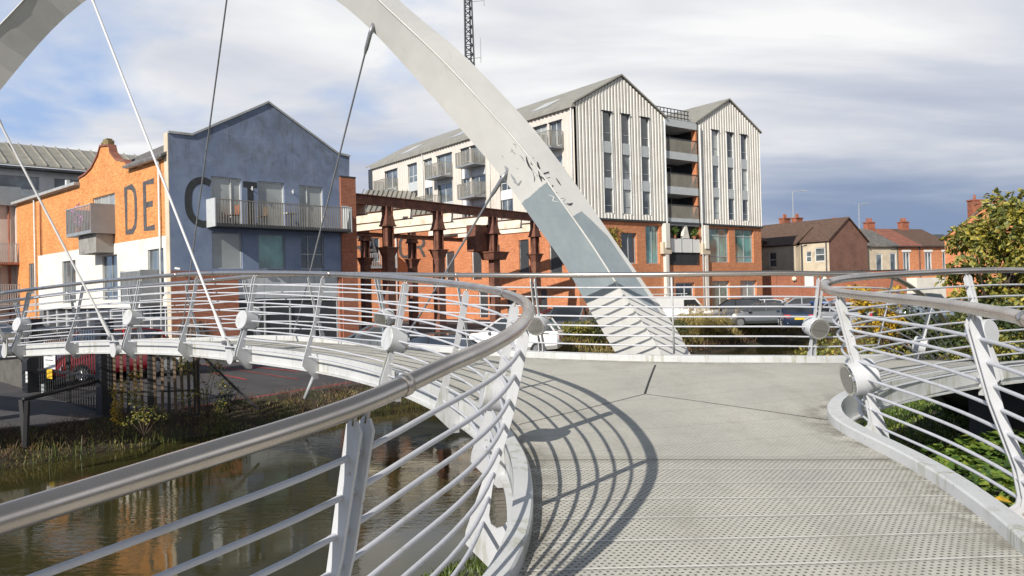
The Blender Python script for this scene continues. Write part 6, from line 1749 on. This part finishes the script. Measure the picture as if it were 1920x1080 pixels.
bankbush(1505, 46, 1.2, 0.9, 2200, 0.12, 'leaf_olive', 'low straggling bush in front of the bridge lamp post', 42)
bankbush(1085, 29.5, 0.8, 1.0, 2200, 0.09, 'leaf_olive', 'leafy green bush touching the left side of the arch foot', 43)
bankbush(1120, 29.5, 0.5, 1.5, 1500, 0.08, 'leaf_dark', 'dark ivy clump directly behind the arch foot', 44)
bankbush(1250, 34, 1.2, 0.8, 1800, 0.10, 'leaf_dark', 'low dark bush right of the arch foot', 45)
# pampas clump with plumes
def pampas(px_, d, label, n, h, spread, plumes, seed):
    d *= 1.2; h *= 0.92; spread *= 1.25; q = at(px_, 570, d); q.z = hg(q.x, q.y) - 0.1; r_ = random.Random(seed)
    t_ = thing('pampas_grass', label, 'ornamental grass', tuple(q), 'pampas grass on the far bank')
    mb = MB()
    for _ in range(n):
        a = r_.uniform(0, 6.283); rr = r_.uniform(0.1, 1) * spread; hh = h * r_.uniform(0.5, 1.0)
        p = q + Vector((math.cos(a), math.sin(a), 0)) * rr * 0.35; s_ = Vector((-math.sin(a), math.cos(a), 0)) * 0.014
        t1 = q + Vector((math.cos(a) * rr * 0.75, math.sin(a) * rr * 0.75, hh)); t2 = q + Vector((math.cos(a) * rr * 1.15, math.sin(a) * rr * 1.15, hh * 0.7))
        mb.poly([p - s_, p + s_, t1 + s_, t1 - s_]); mb.poly([t1 - s_, t1 + s_, t2])
    mb.build('blades', M['grass_dry'], t_)
    for _ in range(plumes):
        a = r_.uniform(0, 6.283); rr = r_.uniform(0.1, 1) * spread * 0.8; b_ = q + Vector((math.cos(a) * rr, math.sin(a) * rr, h * r_.uniform(0.75, 0.95)))
        mb = MB(); ax = Vector((r_.uniform(-0.2, 0.5), r_.uniform(-0.2, 0.2), 1)).normalized()
        for _ in range(60):
            u_ = r_.random(); p = b_ + ax * u_ * 0.55 + rvec(r_) * 0.07 * math.sin(3.14 * min(1, u_ + 0.08))
            leaf(mb, p, rvec(r_), ax + rvec(r_) * 0.5, 0.11, 0.025)
        mb.build('plume', M['plume'], t_)
pampas(1300, 37.5, 'pampas grass clump with pale plumes in front of the white van', 1500, 1.25, 1.15, 16, 51)
pampas(1340, 38.5, 'second pampas clump with drooping plumes, right of the first', 1200, 1.05, 1.15, 12, 52)
q = gpt(365, 700); 
def fronds(q, label, n, h, seed):
    r_ = random.Random(seed); t_ = thing('dry_fronds', label, 'plant', tuple(q)); mb = MB()
    for _ in range(n):
        a = r_.uniform(0, 6.283); rr = r_.uniform(0.2, 1) * h * 0.6; hh = h * r_.uniform(0.7, 1)
        s_ = Vector((-math.sin(a), math.cos(a), 0)) * 0.02; t1 = q + Vector((math.cos(a) * rr * 0.5, math.sin(a) * rr * 0.5, hh)); t2 = q + Vector((math.cos(a) * rr, math.sin(a) * rr, hh * 0.45))
        mb.poly([q - s_, q + s_, t1 + s_, t1 - s_]); mb.poly([t1 - s_, t1 + s_, t2])
    mb.build('fronds', M['bramble'], t_)
fronds(q, 'clump of dry brown fronds behind the palisade fence end', 500, 1.9, 61)
# shrubs by the fence
for i, (x_, y_, w_, h, n, L, mt_, lab) in enumerate(((390, 775, 0.75, 1.25, 900, 0.055, 'leaf_olive', 'thin leafy shrub at the end of the palisade fence'), (232, 790, 0.35, 0.95, 500, 0.06, 'leaf_yellow', 'small yellowing sapling in front of the palisade fence'), (270, 806, 0.5, 0.7, 450, 0.05, 'leaf_olive', 'straggly green shrub at the palisade fence foot'), (430, 765, 0.5, 0.55, 450, 0.05, 'leaf_dark', 'low dark shrub right of the palisade fence'))):
    q = gpt(x_, y_, -0.05); w_ *= 1.3; h *= 1.3; L *= 1.15; r_ = random.Random(70 + i); bl_ = []
    for _ in range(10): bl_.append(((q.x + r_.uniform(-w_, w_) * 0.6, q.y + r_.uniform(-w_, w_) * 0.4, q.z + r_.uniform(0.1, 0.95) * h), (w_ * 0.25, w_ * 0.25, h * 0.14)))
    shrub('bank_shrub', lab, 'shrub', tuple(q), bl_, n, L, mt_, 80 + i, 0.012, 'shrubs along the palisade fence')
# ------------------------------------------------------------------ graffiti scribbles on the arch, laid on its outer face
def on_arch(x_, y_):
    a, b_ = ray(x_, y_); dr = Vector((a, 1, b_))
    best = None
    for i in range(NA - 1, len(rings) - 1):
        for kk in (0, 1):
            q = [rings[i][kk], rings[i][kk + 1], rings[i + 1][kk + 1], rings[i + 1][kk]]
            for tri in ((q[0], q[1], q[2]), (q[0], q[2], q[3])):
                n_ = (tri[1] - tri[0]).cross(tri[2] - tri[0])
                dn = n_.dot(dr)
                if abs(dn) < 1e-9: continue
                t_ = n_.dot(tri[0] - EYE) / dn
                p = EYE + dr * t_
                ok = all(n_.dot((tri[(j + 1) % 3] - tri[j]).cross(p - tri[j])) >= -1e-7 for j in range(3))
                if ok and (best is None or t_ < best[0]): 
                    nn = n_.normalized()
                    if nn.dot(dr) > 0: nn = -nn
                    best = (t_, p + nn * 0.008, nn)
    return best
def scribble(pts_px, wd, mat_):
    Q = [on_arch(*p) for p in pts_px]
    Q = [q for q in Q if q]
    if len(Q) < 2: return
    mb = MB()
    for i in range(len(Q) - 1):
        d = (Q[i + 1][1] - Q[i][1]); 
        if d.length < 1e-4: continue
        d.normalize(); s_ = d.cross(Q[i][2]).normalized() * wd / 2
        mb.poly([Q[i][1] - s_ * (0.4 if i == 0 else 1), Q[i + 1][1] - s_ * (0.3 if i == len(Q) - 2 else 1), Q[i + 1][1] + s_ * (0.3 if i == len(Q) - 2 else 1), Q[i][1] + s_ * (0.4 if i == 0 else 1)])
    if mb.f: mb.build('graffiti_mark', mat_, bridge)
ink_ = M['letter']
for pts_, w_ in (([(987, 293), (989, 303), (993, 312), (998, 318)], 0.05), ([(1000, 296), (996, 306), (999, 309)], 0.03), ([(1007, 304), (1010, 316), (1013, 330), (1016, 340)], 0.07),
                 ([(1012, 329), (1020, 326), (1029, 322)], 0.035), ([(1014, 330), (1022, 336), (1031, 333)], 0.04), ([(1026, 324), (1029, 326)], 0.05), ([(1042, 334), (1047, 342), (1051, 348)], 0.045),
                 ([(1031, 352), (1036, 348), (1035, 355)], 0.04), ([(1040, 360), (1046, 362)], 0.03), ([(1062, 382), (1068, 384), (1073, 381)], 0.05), ([(1000, 325), (1003, 333), (1002, 341)], 0.02),
                 ([(962, 285), (967, 288)], 0.02), ([(975, 290), (980, 296), (984, 302)], 0.015)):
    scribble(pts_, w_ * 0.7, ink_)
for pts_, w_ in (([(947, 311), (951, 317), (953, 319)], 0.07), ([(958, 326), (963, 334), (968, 341)], 0.05), ([(963, 340), (972, 346), (978, 338)], 0.03)):
    scribble(pts_, w_, M['frame_grey'])
for pts_, w_ in (([(1030, 365), (1040, 370), (1036, 376), (1048, 379)], 0.02), ([(1048, 372), (1058, 372), (1054, 379), (1066, 385)], 0.02)):
    scribble(pts_, w_, M['frame_white'])
# thin strip added as a painted highlight along the arch ridge
mb = MB(); mb.tube([r_[1] + Vector((0, -0.002, 0)) for r_ in rings], 0.014, 6); mb.build('ridge_highlight', M['ridge_glint'], bridge, smooth=True)

# ------------------------------------------------------------------ small things on the balconies
q = FB1.p(6.0, 6.0, 0.5)
tb = thing('balcony_table', 'small round white table on the blue wall balcony', 'table', tuple(q))
mb = MB(); mb.tube([q + Vector((0, 0, 0.68)), q + Vector((0, 0, 0.72))], 0.38, 20); mb.build('table_top', M['signwhite'], tb, auto=40)
mb = MB(); mb.tube([q, q + Vector((0, 0, 0.68))], 0.03, 8); mb.build('leg', M['dark_grey'], tb)
def bchair(t_, lab, mat_):
    q = FB1.p(t_, 6.0, 0.5); c_ = thing('balcony_chair', lab, 'chair', tuple(q), 'chairs on the blue wall balcony')
    mb = MB(); mb.box((q.x, q.y, 6.45), (0.42, 0.42, 0.04), 0.78); mb.build('seat', mat_, c_)
    mb = MB(); b_ = q + FB1.u * 0.2; mb.box((b_.x, b_.y, 6.72), (0.04, 0.42, 0.5), 0.78); mb.build('backrest', mat_, c_)
    for a, b2 in ((-0.17, -0.17), (0.17, -0.17), (0.17, 0.17), (-0.17, 0.17)):
        p = q + FB1.u * a + FB1.n * b2; mb = MB(); mb.tube([p, p + Vector((0, 0, 0.44))], 0.015, 5); mb.build('leg', M['dark_grey'], c_)
bchair(4.4, 'dark chair on the blue wall balcony under the middle window', M['wood'])
bchair(2.9, 'brown chair on the blue wall balcony nearest its left end', M['terracotta'])
def potplant(q, lab, mat_, h=0.5, n=160, L=0.14, seed=1):
    p_ = thing('potted_plant', lab, 'plant', tuple(q)); mb = MB(); mb.tube([q, q + Vector((0, 0, 0.28))], [0.13, 0.17], 12); mb.build('pot', M['terracotta'], p_)
    mb = MB(); crown(mb, [((q.x, q.y, q.z + 0.28 + h * 0.45), (0.28, 0.28, h * 0.5))], n, L, random.Random(seed)); mb.build('foliage', M[mat_], p_)
potplant(FF.p(11.2, 6.76, 0.06), 'yellow-green plant left of the pale stone finial on the sign board', 'leaf_ivy', 0.8, 200, 0.2, 2)
potplant(FF.p(13.8, 6.76, 0.06), 'yellow-green plant right of the pale stone finial on the sign board', 'leaf_ivy', 0.7, 160, 0.2, 3)
M['pink'] = plain('pink_petals', (0.62, 0.25, 0.55), 0.6)
potplant(FO.p(9.0, 6.12, 0.95), 'pink flowering plant on the picket balcony of the orange wall', 'pink', 1.5, 120, 0.12, 4)
# creeper on the brick beside the arch
cr = thing('wall_creeper', 'thin leafy creeper on the brick right of the arch', 'creeper', tuple(FF.p(3.2, 0, 0.1)))
rnd = random.Random(3); mb = MB()
for _ in range(700):
    t_ = 3.4 + rnd.gauss(0, 0.35) + (0.5 if rnd.random() < 0.4 else 0); z_ = rnd.uniform(2.5, 7.4)
    leaf(mb, FF.p(t_, z_, 0.05 + rnd.random() * 0.12), (FF.n + rvec(rnd) * 0.5).normalized(), rvec(rnd), 0.2, 0.15)
mb.build('foliage', M['leaf_olive'], cr)
mb = MB(); mb.tube([FF.p(3.3, 0, 0.05), FF.p(3.5, 3, 0.06), FF.p(3.2, 6.8, 0.06)], 0.03, 5); mb.build('stem', M['bark'], cr)
